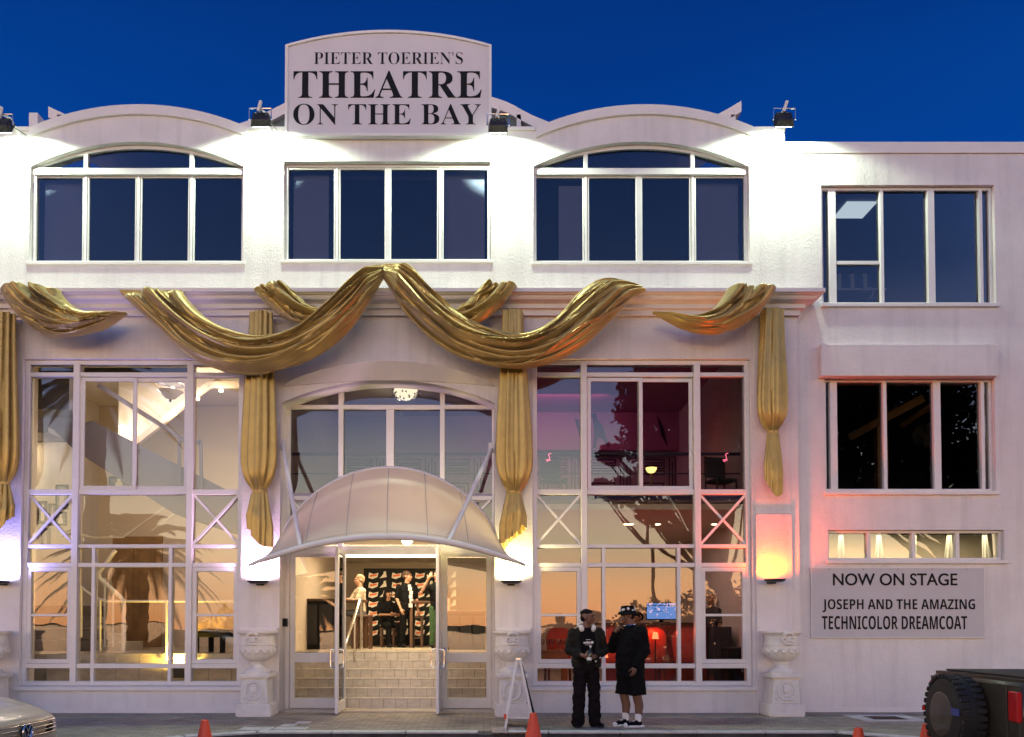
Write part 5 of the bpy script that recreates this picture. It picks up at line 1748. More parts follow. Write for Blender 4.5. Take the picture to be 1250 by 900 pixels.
def person_hat():
    Y = -1.78
    p = U(770, 887, Y)
    r = thing('person', 'person in a bucket hat, black top and shorts, hand raised to the chin, white socks', 'person', (p.x, Y, 0), R(-62))
    s = 0.96
    b = MB()
    P, rt = head(b, (0.0, -0.055, 1.555), R(-8), s, 0.05)
    b.limb([(0, 0.0, 1.36), (0, -0.035, 1.48)], [0.07, 0.062], 12)
    b.loft([((0, 0, 0.8), 0.17, 0.14, 0), ((0, -0.03, 1.0), 0.17, 0.15, 0), ((0, 0, 1.25), 0.18, 0.13, 0), ((0, 0.0, 1.37), 0.14, 0.09, 0), ((0, 0, 1.4), 0.07, 0.06, 0)])
    for k in (-1, 1):
        o_ = 0.03 * k
        b.limb([(k * 0.10, 0, 0.8), (k * 0.105, -0.01 + o_, 0.46), (k * 0.105, 0.035 + o_, 0.30), (k * 0.105, 0.02 + o_, 0.09)], [0.095, 0.066, 0.063, 0.04], 14)
    Rr = [(-0.21, 0.0, 1.33), (-0.25, -0.13, 1.09), (-0.08, -0.19, 1.33)]
    L = [(0.21, 0.01, 1.33), (0.27, 0.03, 1.06), (0.22, -0.10, 0.85)]
    b.limb(Rr, [0.055, 0.047, 0.03], 10)
    b.limb(L, [0.055, 0.047, 0.03], 10)
    hand(b, Rr[2], (0.42, 0.2, 0.6), (0.3, 0.8, -0.3), 0.98, 0.95, 1)
    hand(b, L[2], (-0.05, -0.2, -1), (-0.8, 0, 0), 0.98, 0.5, -1)
    part('body', fuse(b, 'body', 0.0065, 2), 'skin_dark', r)
    face_parts(r, P, rt, s)
    hair_cap(r, P, rt, 'hair', s, 1.0)
    h = MB()
    hp_ = [(0.0, 0.125), (0.07, 0.122), (0.088, 0.105), (0.098, 0.035), (0.135, -0.005), (0.139, -0.006), (0.14, 0.0), (0.102, 0.045)]
    h.lathe([(a * s, z * s) for a, z in hp_], n=36, sy=1.13)
    c = P(0, 0.01, 0.022)
    ht_ = part('bucket_hat', h, 'cl_black', r, smooth=50, loc=c, rot=(0.05, 0, 0))
    for k in range(9):
        a = 2 * PI * k / 9 + 0.2
        part('hat_patch', MB().obox((0.0975 * s * math.cos(a), 0.111 * s * math.sin(a), 0.052 + 0.012 * (k % 3)), (0.02, 0.03 + 0.012 * (k % 2), 0.02 + 0.008 * (k % 3)), (0.3 * (k % 3), -0.12, a)), 'cl_white', ht_)
    t = MB()
    t.loft([((0, -0.005, 0.70), 0.215, 0.185, 0), ((0, -0.01, 0.9), 0.215, 0.19, 0), ((0, -0.015, 1.08), 0.212, 0.18, 0), ((0, 0.0, 1.25), 0.215, 0.155, 0), ((0, 0.0, 1.36), 0.16, 0.11, 0), ((0, -0.005, 1.43), 0.085, 0.08, 0)], 26)
    for A, kk in ((Rr, 0.86), (L, 0.9)):
        t.limb([A[0], Vector(A[0]).lerp(Vector(A[1]), 0.5), A[1], Vector(A[1]).lerp(Vector(A[2]), kk)], [0.095, 0.088, 0.082, 0.056], 14)
    part('loose_top', fuse(t, 'loose_top', 0.011, 2, wrinkle=0.014), 'cl_black', r)
    sh_ = MB()
    sh_.loft([((0, 0, 0.95), 0.19, 0.16, 0), ((0, 0, 0.8), 0.2, 0.165, 0), ((0, 0, 0.74), 0.195, 0.15, 0)], 24)
    for k in (-1, 1):
        sh_.tube([(k * 0.095, 0, 0.82), (k * 0.105, 0.02 * k, 0.6), (k * 0.11, 0.03 * k, 0.45)], [0.125, 0.122, 0.124], 20)
    part('shorts', fuse(sh_, 'shorts', 0.011, 2, wrinkle=0.012), 'cl_black', r)
    for k in (-1, 1):
        g = (k * 0.105, 0.02 + 0.03 * k, 0.0)
        part('sock', MB().lathe([(0.044, 0.10), (0.05, 0.13), (0.049, 0.185), (0.046, 0.19), (0.04, 0.19)], g, 18), 'cl_white', r, smooth=50)
        shoe(r, g, R(-10 * k - 14), 'cl_black', 'white', 1.0, True, True)
    part('neck_chain', MB().tube([(0.085 * math.cos(t_), -0.01 + 0.085 * math.sin(t_), 1.425 + 0.012 * math.sin(t_)) for t_ in (2 * PI * k / 20 for k in range(20))], 0.005, 5, closed=True), 'chrome', r)
    return r


person_hat()


def inside_person(label, loc, rz, seat=None, top='cl_black', legs='cl_black', skin='skin_mid', hair='hair', long_hair=0.0, s=1.0, armL=None, armR=None, bald=False, yaw=0.0, scale=1.0, shoes='black', glasses=False, tilt=0.0):
    r = thing('person', label, 'person', loc, rz)
    r.scale = (scale,) * 3
    b = MB()
    dz = 0 if seat is None else (seat - 0.86)
    P, rt = head(b, (0, -0.02, 1.6 + dz), yaw, s, tilt)
    b.limb([(0, 0.0, 1.40 + dz), (0, -0.01, 1.52 + dz)], [0.06, 0.054], 10)
    b.loft([((0, 0, 0.86 + dz), 0.15, 0.1, 0), ((0, 0, 1.05 + dz), 0.13, 0.09, 0), ((0, 0, 1.28 + dz), 0.165, 0.1, 0), ((0, 0, 1.40 + dz), 0.13, 0.075, 0)], 14)
    if seat is None:
        LG = [[(k * 0.09, 0, 0.88), (k * 0.1, -0.01, 0.48), (k * 0.11, 0.02, 0.06)] for k in (-1, 1)]
    else:
        LG = [[(k * 0.09, 0, seat + 0.02), (k * 0.12, -0.42, seat + 0.02), (k * 0.12, -0.40, max(0.06, seat - 0.5))] for k in (-1, 1)]
    for l in LG:
        b.limb(l, [0.08, 0.055, 0.04], 10)
    AL = armL or [(-0.2, 0, 1.36), (-0.25, 0.02, 1.1), (-0.24, -0.08, 0.86)]
    AR = armR or [(0.2, 0, 1.36), (0.25, 0.02, 1.1), (0.24, -0.08, 0.86)]
    AL = [(a, c, z + dz) for a, c, z in AL]
    AR = [(a, c, z + dz) for a, c, z in AR]
    for A in (AL, AR):
        b.limb(A, [0.05, 0.042, 0.028], 8)
        d = Vector(A[2]) - Vector(A[1])
        hand(b, A[2], d, (0.2, 0.5, 0.4), 1.0, 0.5, 1)
    part('body', fuse(b, 'body', 0.011, 2), skin, r)
    face_parts(r, P, rt, s)
    if not bald:
        hair_cap(r, P, rt, hair, s, 1.0, back=long_hair)
    t = MB().loft([((0, 0, 0.84 + dz), 0.17, 0.12, 0), ((0, 0, 1.05 + dz), 0.158, 0.112, 0), ((0, 0, 1.28 + dz), 0.185, 0.118, 0), ((0, 0, 1.41 + dz), 0.135, 0.088, 0), ((0, 0, 1.45 + dz), 0.07, 0.065, 0)], 18)
    for A in (AL, AR):
        t.limb([A[0], Vector(A[0]).lerp(Vector(A[1]), 0.85)], [0.068, 0.06], 10)
    part('shirt', fuse(t, 'shirt', 0.014, 2, wrinkle=0.012), top, r)
    t = MB()
    for l in LG:
        t.limb([l[0], l[1], Vector(l[1]).lerp(Vector(l[2]), 0.95)], [0.098, 0.075, 0.06], 10)
    t.ell((0, 0, LG[0][0][2]), (0.165, 0.12, 0.13))
    part('trousers', fuse(t, 'trousers', 0.014, 2, wrinkle=0.01), legs, r)
    for l in LG:
        part('shoe', MB().ell((l[2][0], l[2][1] - 0.06, l[2][2] - 0.02), (0.045, 0.13, 0.045)), shoes, r, smooth=60)
    if glasses:
        for k in (-1, 1):
            part('glasses', MB().tube([P(k * 0.033 + 0.022 * math.cos(t_), -0.1, 0.006 + 0.018 * math.sin(t_)) for t_ in (2 * PI * i / 12 for i in range(12))], 0.004, 5, closed=True), 'black', r)
    return r


Yi = 5.0
ip = inside_person('person standing in the lobby in a black shirt with a white front stripe', (ux(497, Yi), Yi, FZ), R(32), top='cl_black', legs='cl_black', yaw=R(45), hair='hair_brown',
                   armL=[(-0.2, 0, 1.36), (-0.24, 0.03, 1.1), (-0.2, -0.1, 0.86)])
sp = MB()
for k, (a, z0, w_, h_) in enumerate(((0.0, 1.36, 0.06, 0.05), (0.015, 1.28, 0.075, 0.07), (0.04, 1.19, 0.07, 0.08), (0.03, 1.1, 0.075, 0.08), (0.05, 1.0, 0.08, 0.09), (0.03, 0.9, 0.08, 0.09))):
    sp.box((a - w_ / 2, -0.141, z0), (a + w_ / 2, -0.11, z0 + h_))
part('shirt_stripe', sp, 'cl_white', ip)
inside_person('person with long dark hair and glasses seated in the lobby reading a phone', (ux(474, 5.5), 5.5, FZ), R(25), seat=0.48, top='cl_black', legs='cl_black', long_hair=0.12, glasses=True, tilt=0.25, yaw=R(20),
              armL=[(-0.2, 0, 1.36), (-0.23, -0.08, 1.12), (-0.05, -0.3, 1.12)], armR=[(0.2, 0, 1.36), (0.23, -0.08, 1.12), (0.05, -0.3, 1.12)])
inside_person('person in a cream jumper sitting at the tall bar table by the left leaf', (ux(440, 4.4), 4.4, FZ), R(-62), seat=0.74, top='cl_cream', legs='cl_grey', hair='hair_blond',
              armL=[(-0.2, 0, 1.36), (-0.22, -0.15, 1.15), (-0.12, -0.38, 1.18)], armR=[(0.2, 0, 1.36), (0.22, -0.15, 1.15), (0.12, -0.38, 1.18)])
inside_person('person in green trousers half hidden by the right open leaf, arm raised', (ux(534, 4.6), 4.6, FZ), R(10), top='cl_black', legs='cl_green', yaw=R(-40),
              armL=[(-0.2, 0, 1.36), (-0.36, -0.1, 1.22), (-0.22, -0.2, 1.5)])
# lobby furniture
for px, Yt, lab in ((430, 4.3, 'tall dark bar table beside the seated person in cream'), (517, 5.2, 'tall dark bar table behind the person in the striped shirt')):
    t = thing('bar_table', lab, 'bar table', (ux(px, Yt), Yt, FZ), 0, 'bar tables in the lobby')
    part('top', MB().box((-0.3, -0.3, 1.0), (0.3, 0.3, 1.05)), 'wood', t, bevel=0.008)
    for a in (-0.25, 0.25):
        for c in (-0.25, 0.25):
            part('leg', MB().box((a - 0.03, c - 0.03, 0), (a + 0.03, c + 0.03, 1.0)), 'wood', t)
for px, Yt, sh_, lab in ((440, 4.4, 0.72, 'bar stool under the seated person in cream'), (474, 5.5, 0.44, 'low stool under the seated person with glasses'), (445, 3.9, 0.72, 'empty bar stool nearest the hand rail'), (508, 5.3, 0.72, 'empty bar stool beside the green trousers')):
    t = thing('stool', lab, 'stool', (ux(px, Yt), Yt, FZ), 0, 'stools in the lobby')
    part('seat', MB().box((-0.17, -0.17, sh_ - 0.05), (0.17, 0.17, sh_)), 'wood', t, bevel=0.01)
    for a in (-0.14, 0.14):
        for c in (-0.14, 0.14):
            part('leg', MB().box((a - 0.02, c - 0.02, 0), (a + 0.02, c + 0.02, sh_ - 0.05)), 'wood', t)
    part('foot_rail', MB().box((-0.14, -0.15, 0.2), (0.14, -0.13, 0.225)), 'wood', t)
bn = thing('photo_backdrop', 'black lobby backdrop printed with rows of orange and white emblems', 'backdrop', (0, 6.2, FZ))
b0, b1 = ux(444, 6.2), ux(540, 6.2)
part('panel', MB().box((b0, 0, 0.02), (b1, 0.06, uz(694, 6.2) - FZ)), 'black', bn, bevel=0.01)
for a in (b0 + 0.1, b1 - 0.1):
    part('foot', MB().box((a - 0.03, -0.2, 0), (a + 0.03, 0.25, 0.02)), 'dark', bn)
s_ = 19.2 / F
for rr in range(7):
    for cc in range(4):
        x, z = b0 + 0.12 + cc * 0.56, uz(702 + rr * 11.6, 6.2) - FZ
        e = part('emblem', MB().prism([(x, z - .07), (x + .1, z - .1), (x + .22, z - .05), (x + .24, z + .05), (x + .12, z + .02), (x + .02, z + .06)], -0.006, -0.001), 'logo_w', bn)
        part('emblem_stroke', MB().prism([(x + .03, z - .05), (x + .2, z - .02), (x + .21, z + .025), (x + .04, z + .0)], -0.010, -0.0065), 'logo_o', e)
        part('emblem_flag', MB().prism([(x + .27, z - .08), (x + .44, z - .05), (x + .42, z + .09), (x + .37, z + .08), (x + .36, z + .02)], -0.006, -0.001), 'logo_w', e)
for px0, px1, Yc, hh, lab in ((352, 408, 3.6, 1.05, 'dark bar counter added behind the closed left leaf'), (545, 592, 3.4, 0.8, 'low dark counter added behind the closed right leaf')):
    t = thing('dark_filler_counter', lab, 'counter', (ux(px0, Yc), Yc, FZ))  # dark blocks added to darken the view through the closed leaves
    wd = ux(px1, Yc) - ux(px0, Yc)
    part('counter_body', MB().box((0, 0, 0), (wd, 0.5, hh - 0.05)), 'black', t)
    part('counter_top', MB().box((-0.03, -0.05, hh - 0.048), (wd + 0.03, 0.53, hh)), 'wood', t, bevel=0.008)
    for k in range(3):
        part('panel', MB().box((wd * (k + .08) / 3, -0.012, 0.1), (wd * (k + .92) / 3, -0.001, hh - 0.12)), 'dark', t, bevel=0.004)
# hand rail on the steps
hr = thing('hand_rail', 'stainless hand rail climbing the entrance steps', 'hand rail', (0, 0, 0))
xh = ux(432, 1.5)
part('rail', MB().tube([(xh - 0.02, 0.75, 0.55), (xh - 0.02, 0.75, 1.05), (xh, 0.8, 1.14), (xh + 0.02, 2.1, 1.9), (xh + 0.02, 2.3, 1.92), (xh + 0.02, 2.35, 0.94)], 0.024, 10), 'steel', hr, smooth=60)
part('post', MB().tube([(xh - 0.02, 0.75, 0.17), (xh - 0.02, 0.75, 0.6)], 0.02, 10), 'steel', hr, smooth=60)
part('post', MB().tube([(xh + 0.01, 1.6, 0.75), (xh + 0.01, 1.6, 1.6)], 0.018, 10), 'steel', hr, smooth=60)
# light coves and downlights of the lobby, with an added fill
cv = part('cove_light', MB().box((-3.3, 4.4, 2.99), (0.25, 4.5, 3.05)), glow('cove_glow', (1.0, 0.78, 0.42), 9.0), bld)
part('cove_trim', MB().box((-3.64, 4.3, 2.9), (0.35, 4.39, 3.095)), 'ceil', bld)
light('cove_lamp', 'AREA', (-1.5, 4.0, 3.04), 230, (1.0, 0.78, 0.48), None, (0, -0.15, -1), (3.0, 1.2))
light('riser_fill', 'AREA', (-1.6, 0.75, 3.0), 70, (1.0, 0.80, 0.56), None, (0, 0.8, -1), (2.4, 0.8))  # unseen fill added to brighten the tiled risers
part('downlight', MB().lathe([(0.0, 0), (0.06, 0.0)], (ux(462, 2), 2.0, 3.095), 16), glow('spot_glow', (1, 0.85, 0.6), 12), bld)
# chandelier in the upper hall
cp_ = U(495, 480, 4.6)
ch = thing('chandelier', 'round crystal chandelier glowing in the arched window', 'chandelier', (cp_.x, 4.6, cp_.z))
part('ceiling_cup', MB().lathe([(0.0, 0.16), (0.09, 0.16), (0.03, 0.1), (0.0, 0.1)], n=16), 'chrome', ch)
part('bowl', MB().lathe([(0.0, -0.16), (0.1, -0.14), (0.2, -0.06), (0.26, 0.06), (0.27, 0.1)], n=28), glow('crystal_glow', (1.0, 0.86, 0.62), 1.6), ch, smooth=60)
cr = MB()
for k in range(46):
    a, b = random.uniform(0, 6.28), random.uniform(-0.16, 0.08)
    rr = 0.285 * math.sqrt(max(0.02, 1 - ((b - 0.08) / 0.27) ** 2))
    cr.ell((rr * math.cos(a), rr * math.sin(a), b), (0.022, 0.022, 0.03), 6, 4)
cry = part('crystals', cr, 'chrome', ch)
cry['kind'] = 'stuff'
for k in range(6):
    a = 2 * PI * k / 6
    part('bulb', MB().ell((0.2 * math.cos(a), 0.2 * math.sin(a), 0.11), (0.03, 0.03, 0.045), 8, 6), glow('bulb_glow', (1, 0.85, 0.55), 14), ch)
light('chandelier_lamp', 'POINT', (0, 0, -0.05), 30, (1, 0.86, 0.72), ch, None, 0.25)

# ------------------------------------------------------------------ foyer with the stairs (left bay)
gl2 = glow('warm_spot', (1.0, 0.80, 0.5), 22)
fs = part('flight', MB().prism([(p.x, p.z) for p in (U(70, 528, 2.6), U(115, 515, 2.6), U(300, 610, 2.6), U(300, 655, 2.6), U(215, 628, 2.6), U(95, 552, 2.6))], 2.5, 3.7), 'slate', bld)
a, b = U(120, 470, 2.45), U(226, 538, 2.45)
part('stair_rail', MB().bar(a, b, 0.09, 0.05).bar(U(232, 538, 2.45), U(232, 610, 2.45), 0.1, 0.05).bar(U(219, 535, 2.45), U(219, 600, 2.45), 0.06, 0.05).bar(b, U(245, 540, 2.45), 0.09, 0.05).bar(U(245, 540, 2.45), U(246, 600, 2.45), 0.06, 0.05), 'slate', bld)
part('soffit', MB().prism([(p.x, p.z) for p in (U(150, 560, 4), U(275, 460, 4), U(310, 460, 4), U(310, 440, 4), U(150, 440, 4))], 3.8, 4.0), 'ceil', bld)
part('soffit_band', MB().bar(U(160, 545, 3.7), U(255, 470, 3.7), 0.12, 0.1).bar(U(255, 470, 3.7), U(300, 470, 3.7), 0.12, 0.1), 'cream', bld)
for k, (px, py) in enumerate(((270, 477), (241, 487), (213, 505), (148, 521))):
    p = U(px, py, 3.65)
    part('downlight', MB().ell(p, (0.05, 0.03, 0.035), 10, 6), gl2, bld)
    light('foyer_spot', 'POINT', (p.x, p.y - 0.1, p.z - 0.1), 13, (1.0, 0.8, 0.52), None, None, 0.06)
part('dark_infill', MB().box((XL + 0.3, 0.5, uz(460, 0.7)), (ux(233, 0.7), 0.62, 6.68)).box((XL + 0.3, 0.63, uz(503, 0.8)), (ux(89, 0.8), 1.2, 6.68)), 'room', bld)  # dark boxes added to blacken the upper foyer panes
part('alcove', MB().box((ux(20, 3.4), 3.4, uz(470, 3.4)), (ux(88, 3.4), 3.5, uz(532, 3.4))).box((ux(20, 3.4), 2.6, uz(534, 3)), (ux(84, 3.4), 3.45, uz(528, 3))), 'slate', bld)
light('alcove_lamp', 'AREA', (ux(55, 3), 3.0, uz(536, 3)), 26, (1.0, 0.78, 0.45), None, (0, 0.2, -1), (0.8, 0.4))
part('skirting_line', MB().bar(U(95, 651, 4.5), U(112, 656, 4.5), 0.04, 0.02).bar(U(112, 656, 4.5), U(150, 656, 4.5), 0.04, 0.02).bar(U(150, 656, 4.5), U(203, 618, 4.5), 0.04, 0.02).bar(U(188, 606, 4.5), U(212, 624, 4.5), 0.04, 0.02).bar(U(185, 648, 4.5), U(216, 625, 4.5), 0.04, 0.02).bar(U(212, 624, 4.5), U(300, 624, 4.5), 0.05, 0.02), 'ceil', bld)
light('foyer_fill', 'AREA', (-5.8, 2.2, 6.4), 150, (1.0, 0.82, 0.70), None, (0, 0.1, -1), (2.6, 2.0))
# pendant
pp = U(208, 478, 2.2)
pd = thing('pendant_lamp', 'frosted glass pendant lamp near the top of the left window', 'pendant lamp', pp)
part('shade', MB().lathe([(0.0, -0.16), (0.09, -0.14), (0.2, -0.03), (0.24, 0.0), (0.1, 0.01), (0.0, 0.02)], n=28), 'lens', pd, smooth=40)
part('upper_ring', MB().lathe([(0.2, 0.1), (0.26, 0.12), (0.26, 0.14), (0.18, 0.15)], n=28), 'lens', pd, smooth=40)
part('rod', MB().tube([(0, 0, 0.0), (0, 0, 6.68 - pp.z)], 0.012, 8), 'chrome', pd)
part('finial', MB().ell((0, 0, -0.18), (0.025, 0.025, 0.03), 8, 6), 'dark', pd)
# framed photographs on the foyer wall
for k, (x0, y0, x1, y1) in enumerate(((68, 592, 84, 622), (47, 612, 58, 640), (59, 615, 70, 642), (67, 625, 82, 642), (50, 645, 62, 668), (97, 580, 108, 600), (97, 606, 107, 626), (133, 582, 158, 598))):
    Yp = 3.38 if x0 < 90 else 5.92
    p0, p1 = U(x0, y1, Yp), U(x1, y0, Yp)
    t = thing('framed_photo', ('framed portrait highest in the left cluster on the foyer wall', 'narrow framed portrait at the left of the cluster', 'framed portrait in the middle of the cluster', 'framed portrait at the right of the cluster', 'framed portrait lowest in the cluster',
                               'upper framed portrait beside the sliding pane', 'lower framed portrait under the middle rail', 'wide framed picture under the stair flight')[k], 'picture', (p0.x, Yp, p0.z), 0, 'framed photographs in the foyer')
    wd, hg = p1.x - p0.x, p1.z - p0.z
    o_, i_ = frame_rect(0, 0, wd, hg, 0.03)
    part('frame', MB().holes(o_, [i_], -0.02, 0.0), 'black', t)
    part('print', MB().box((0.028, -0.012, 0.028), (wd - 0.028, -0.006, hg - 0.028)), 'photo', t)
    part('figure_print', MB().prism([(wd * .3, hg * .15), (wd * .7, hg * .15), (wd * .68, hg * .5), (wd * .58, hg * .62), (wd * .6, hg * .8), (wd * .5, hg * .86), (wd * .4, hg * .8), (wd * .42, hg * .62), (wd * .32, hg * .5)], -0.016, -0.0125), 'logo_w' if k % 2 else 'mauve', t)
# marble steps with white rails at the left
ms = MB()
fstair = part('foyer_stair', MB().box((-7.6, 2.6, FZ + 0.002), (-7.55, 3.3, FZ + 0.01)), 'grout', bld)
for k in range(5):
    xr_ = ux(150, 2.6) - 0.34 * k
    part('step', MB().box((xr_ - 0.6 if k < 4 else -9.0, 2.5, FZ + 0.17 * k), (xr_, 3.6, FZ + 0.17 * (k + 1) - 0.004)), 'tile', fstair, bevel=0.006)
for k in range(4):
    for q in range(3):
        part('wall_block', MB().box((ux(20, 3) + q * 0.62 + 0.2 * (k % 2), 2.35, FZ + 0.0 + 0.22 * k), (ux(20, 3) + q * 0.62 + 0.61 + 0.2 * (k % 2), 2.49, FZ + 0.22 * k + 0.212)), 'stone', fstair, bevel=0.005)
wr_ = thing('stair_rail', 'bent white stair rail climbing left in the foyer', 'hand rail', (0, 0, 0))
part('rail', MB().tube([U(151, 796, 2.3), U(151, 733, 2.3), U(145, 727, 2.3), U(122, 706, 2.3), U(121, 699, 2.3), U(141, 672, 2.3)], 0.04, 10), 'white', wr_, smooth=60)
for px in (128, 138):
    part('post', MB().tube([U(px, 790, 2.4), U(px, 706 + (px - 128) * 1.6, 2.4)], 0.022, 8), 'white', wr_, smooth=60)
yl = thing('window_rail', 'pale guard rail standing behind the left window, lit yellow by the floor lamp', 'guard rail', (0, 0, 0))
Yr = 0.75
part('rail', MB().tube([U(98, 716, Yr), U(116, 730, Yr), U(130, 734, Yr), U(288, 734, Yr)], 0.02, 8), 'white', yl, smooth=60)
for px, a, b in ((99, 716, 778), (122, 731, 795), (203, 735, 806), (234, 735, 806)):
    part('post', MB().tube([U(px, a, Yr), U(px, b, Yr)], 0.022, 8), 'white', yl, smooth=60)
# wooden doors deep in the foyer
dw = part('foyer_door', MB().box((ux(138, 5.5), 5.5, FZ), (ux(198, 5.5), 5.6, uz(655, 5.5))), 'oak', bld, bevel=0.01)
part('door_panel', MB().box((ux(146, 5.5), 5.47, FZ + 0.2), (ux(164, 5.5), 5.498, uz(668, 5.5))), 'oak', dw, bevel=0.01)
part('door_panel', MB().box((ux(172, 5.5), 5.47, FZ + 0.2), (ux(190, 5.5), 5.498, uz(668, 5.5))), 'oak', dw, bevel=0.01)
# heap of gold cloth on a black ottoman
ot = thing('ottoman', 'low black ottoman behind the right pane of the left window', 'ottoman', (ux(264, 1.5), 1.6, FZ))
part('seat', MB().lathe([(0.0, 0.28), (0.45, 0.28), (0.47, 0.3), (0.47, 0.36), (0.44, 0.39), (0.0, 0.4)], n=32), 'cl_black', ot, smooth=40)
for k in range(4):
    a = 0.6 + k * PI / 2
    part('leg', MB().tube([(0.36 * math.cos(a), 0.36 * math.sin(a), 0.0), (0.36 * math.cos(a), 0.36 * math.sin(a), 0.29)], 0.05, 10), 'black', ot)
hp = MB()
nr = 96
rows = []
for j in range(30):
    v = j / 29
    row = []
    for k in range(nr):
        t = 2 * PI * k / nr
        rr = 0.44 * (1 - v) ** 0.75 * (1 + 0.16 * math.sin(5 * t + 3 * v) + 0.08 * math.sin(11 * t))
        row.append((rr * math.cos(t) + 0.1 * v, rr * math.sin(t), 0.34 * v ** 0.8 * (1 + 0.3 * math.cos(t)) + 0.1 * mnoise.noise(Vector((math.cos(t) * 4, math.sin(t) * 4, v * 6))) + 0.05 * abs(math.sin(9 * t + 8 * v))))
    rows.append(row)
gm = MB().grid(rows, True)
gm.f.append(tuple(range(29 * nr, 30 * nr)))
g_ = part('gold_cloth', gm, 'gold', None, smooth=70, loc=(ux(264, 1.5), 1.6, FZ + 0.41))
tag(g_, 'crumpled heap of gold cloth lying on the black ottoman', 'cloth')
# floor flood that lights the foyer yellow
fp = U(215, 826, 0.5)
ff = thing('floor_lamp', 'squat floor floodlight behind the bottom pane of the left window', 'floodlight', (fp.x, 0.62, 0.43))
part('housing', MB().prism([(-0.12, 0.1), (0.12, 0.1), (0.14, 0.28), (-0.14, 0.28)], -0.08, 0.1), 'dark', ff, bevel=0.01)
part('bracket', MB().tube([(-0.15, 0, 0.2), (-0.15, 0, 0.0), (0.15, 0, 0.0), (0.15, 0, 0.2)], 0.012, 6), 'dark', ff)
part('lens', MB().box((-0.12, -0.06, 0.281), (0.12, 0.08, 0.286)), glow('yellow_glow', (1.0, 0.78, 0.2), 16), ff)
light('floor_flood', 'SPOT', (0, 0.0, 0.33), 200, (1.0, 0.62, 0.08), ff, (-0.25, 0.75, 0.7), 0.06, 150, 0.6)
part('trench', MB().box((BX[0] - 0.1, 0.46, 0.2), (BX[1] + 0.1, 0.84, 0.42)), 'floor', bld)

# ------------------------------------------------------------------ reception and bar (right bay)
light('reception_lamp', 'AREA', (2.6, 2.6, 3.3), 34, (1.0, 0.62, 0.50), None, (0, 0, -1), (2.6, 2.0))
for px, py in ((765, 643), (770, 640), (803, 640), (872, 646)):
    p = U(px, py, 2.4)
    p.z = 3.372
    part('downlight', MB().lathe([(0.0, 0), (0.05, 0.0)], p, 14), gl2, bld)
dk = thing('reception_desk', 'long oxblood reception desk with a pale grey end under the bald person', 'desk', (0, 0, FR))
Yd = 2.4
part('front_panel', MB().box((ux(735, Yd), Yd, 0), (ux(862, Yd), Yd + 0.08, uz(763, Yd) - FR)), 'redwall', dk, bevel=0.01)
part('top', MB().box((ux(730, Yd), Yd - 0.06, uz(763, Yd) - FR + 0.003), (ux(864, Yd), Yd + 0.6, uz(760, Yd) - FR)), 'wood', dk, bevel=0.01)
part('end_panel', MB().box((ux(864, Yd), Yd - 0.3, 0), (ux(886, Yd), Yd + 0.6, uz(765, Yd) - FR)), 'cl_grey', dk, bevel=0.01)
mo = thing('monitor', 'flat monitor glowing blue on the reception desk', 'monitor', (ux(811, 2.2), 2.5, uz(760, Yd)))
zc = uz(746, 2.3) - uz(760, Yd)
part('screen_case', MB().box((-0.3, 0, zc - 0.17), (0.3, 0.04, zc + 0.17)), 'black', mo, bevel=0.006)
scn = part('screen', MB().box((-0.285, -0.006, zc - 0.15), (0.285, -0.001, zc + 0.155)), glow('screen_glow', (0.22, 0.42, 1.0), 0.9), mo)
part('screen_bar', MB().box((-0.285, -0.010, zc + 0.10), (0.285, -0.0065, zc + 0.125)), glow('bar_glow', (0.05, 0.12, 0.4), 0.8), scn)
part('screen_text', MB().box((-0.15, -0.010, zc - 0.01), (0.12, -0.0065, zc - 0.0)).box((-0.15, -0.010, zc + 0.035), (-0.1, -0.0065, zc + 0.055)), glow('text_glow', (0.05, 0.12, 0.4), 0.8), scn)
part('stand', MB().box((-0.04, 0.01, 0.0), (0.04, 0.04, zc - 0.1)).box((-0.15, -0.06, 0.0), (0.15, 0.1, 0.012)), 'black', mo)
inside_person('bald person in a dark jacket standing behind the grey desk end', (ux(868, 3.4), 3.4, FR), R(-70), top='cl_grey', legs='cl_black', bald=True, skin='skin_mid', tilt=0.25)
inside_person('person in red light seated behind the desk near the monitor', (ux(779, 3.6), 3.6, FR), R(-55), seat=0.48, top='redwall', legs='cl_black', skin='skin_mid', tilt=0.2)


def chair(px, Y, rz, label, first=[None]):
    loc = (ux(px, Y), Y, FR)
    if first[0]:
        return dup(first[0], loc, rz, label)
    r = thing('dining_chair', label, 'chair', loc, rz, 'red chairs behind the right window')
    first[0] = r
    part('seat', MB().box((-0.24, -0.24, 0.40), (0.24, 0.24, 0.48)), 'red', r, bevel=0.03, seg=2)
    bk = [(-0.22, 0.48), (0.22, 0.48), (0.25, 0.85), (0.2, 0.98), (0.1, 1.02), (-0.1, 1.02), (-0.2, 0.98), (-0.25, 0.85)]
    part('backrest', MB().prism(bk, 0.18, 0.25), 'red', r, bevel=0.02, seg=2)
    for a in (-0.2, 0.2):
        for c in (-0.2, 0.2):
            part('leg', MB().tube([(a, c, 0), (a * 0.95, c * 0.95, 0.4)], 0.022, 8), 'wood', r)
    return r


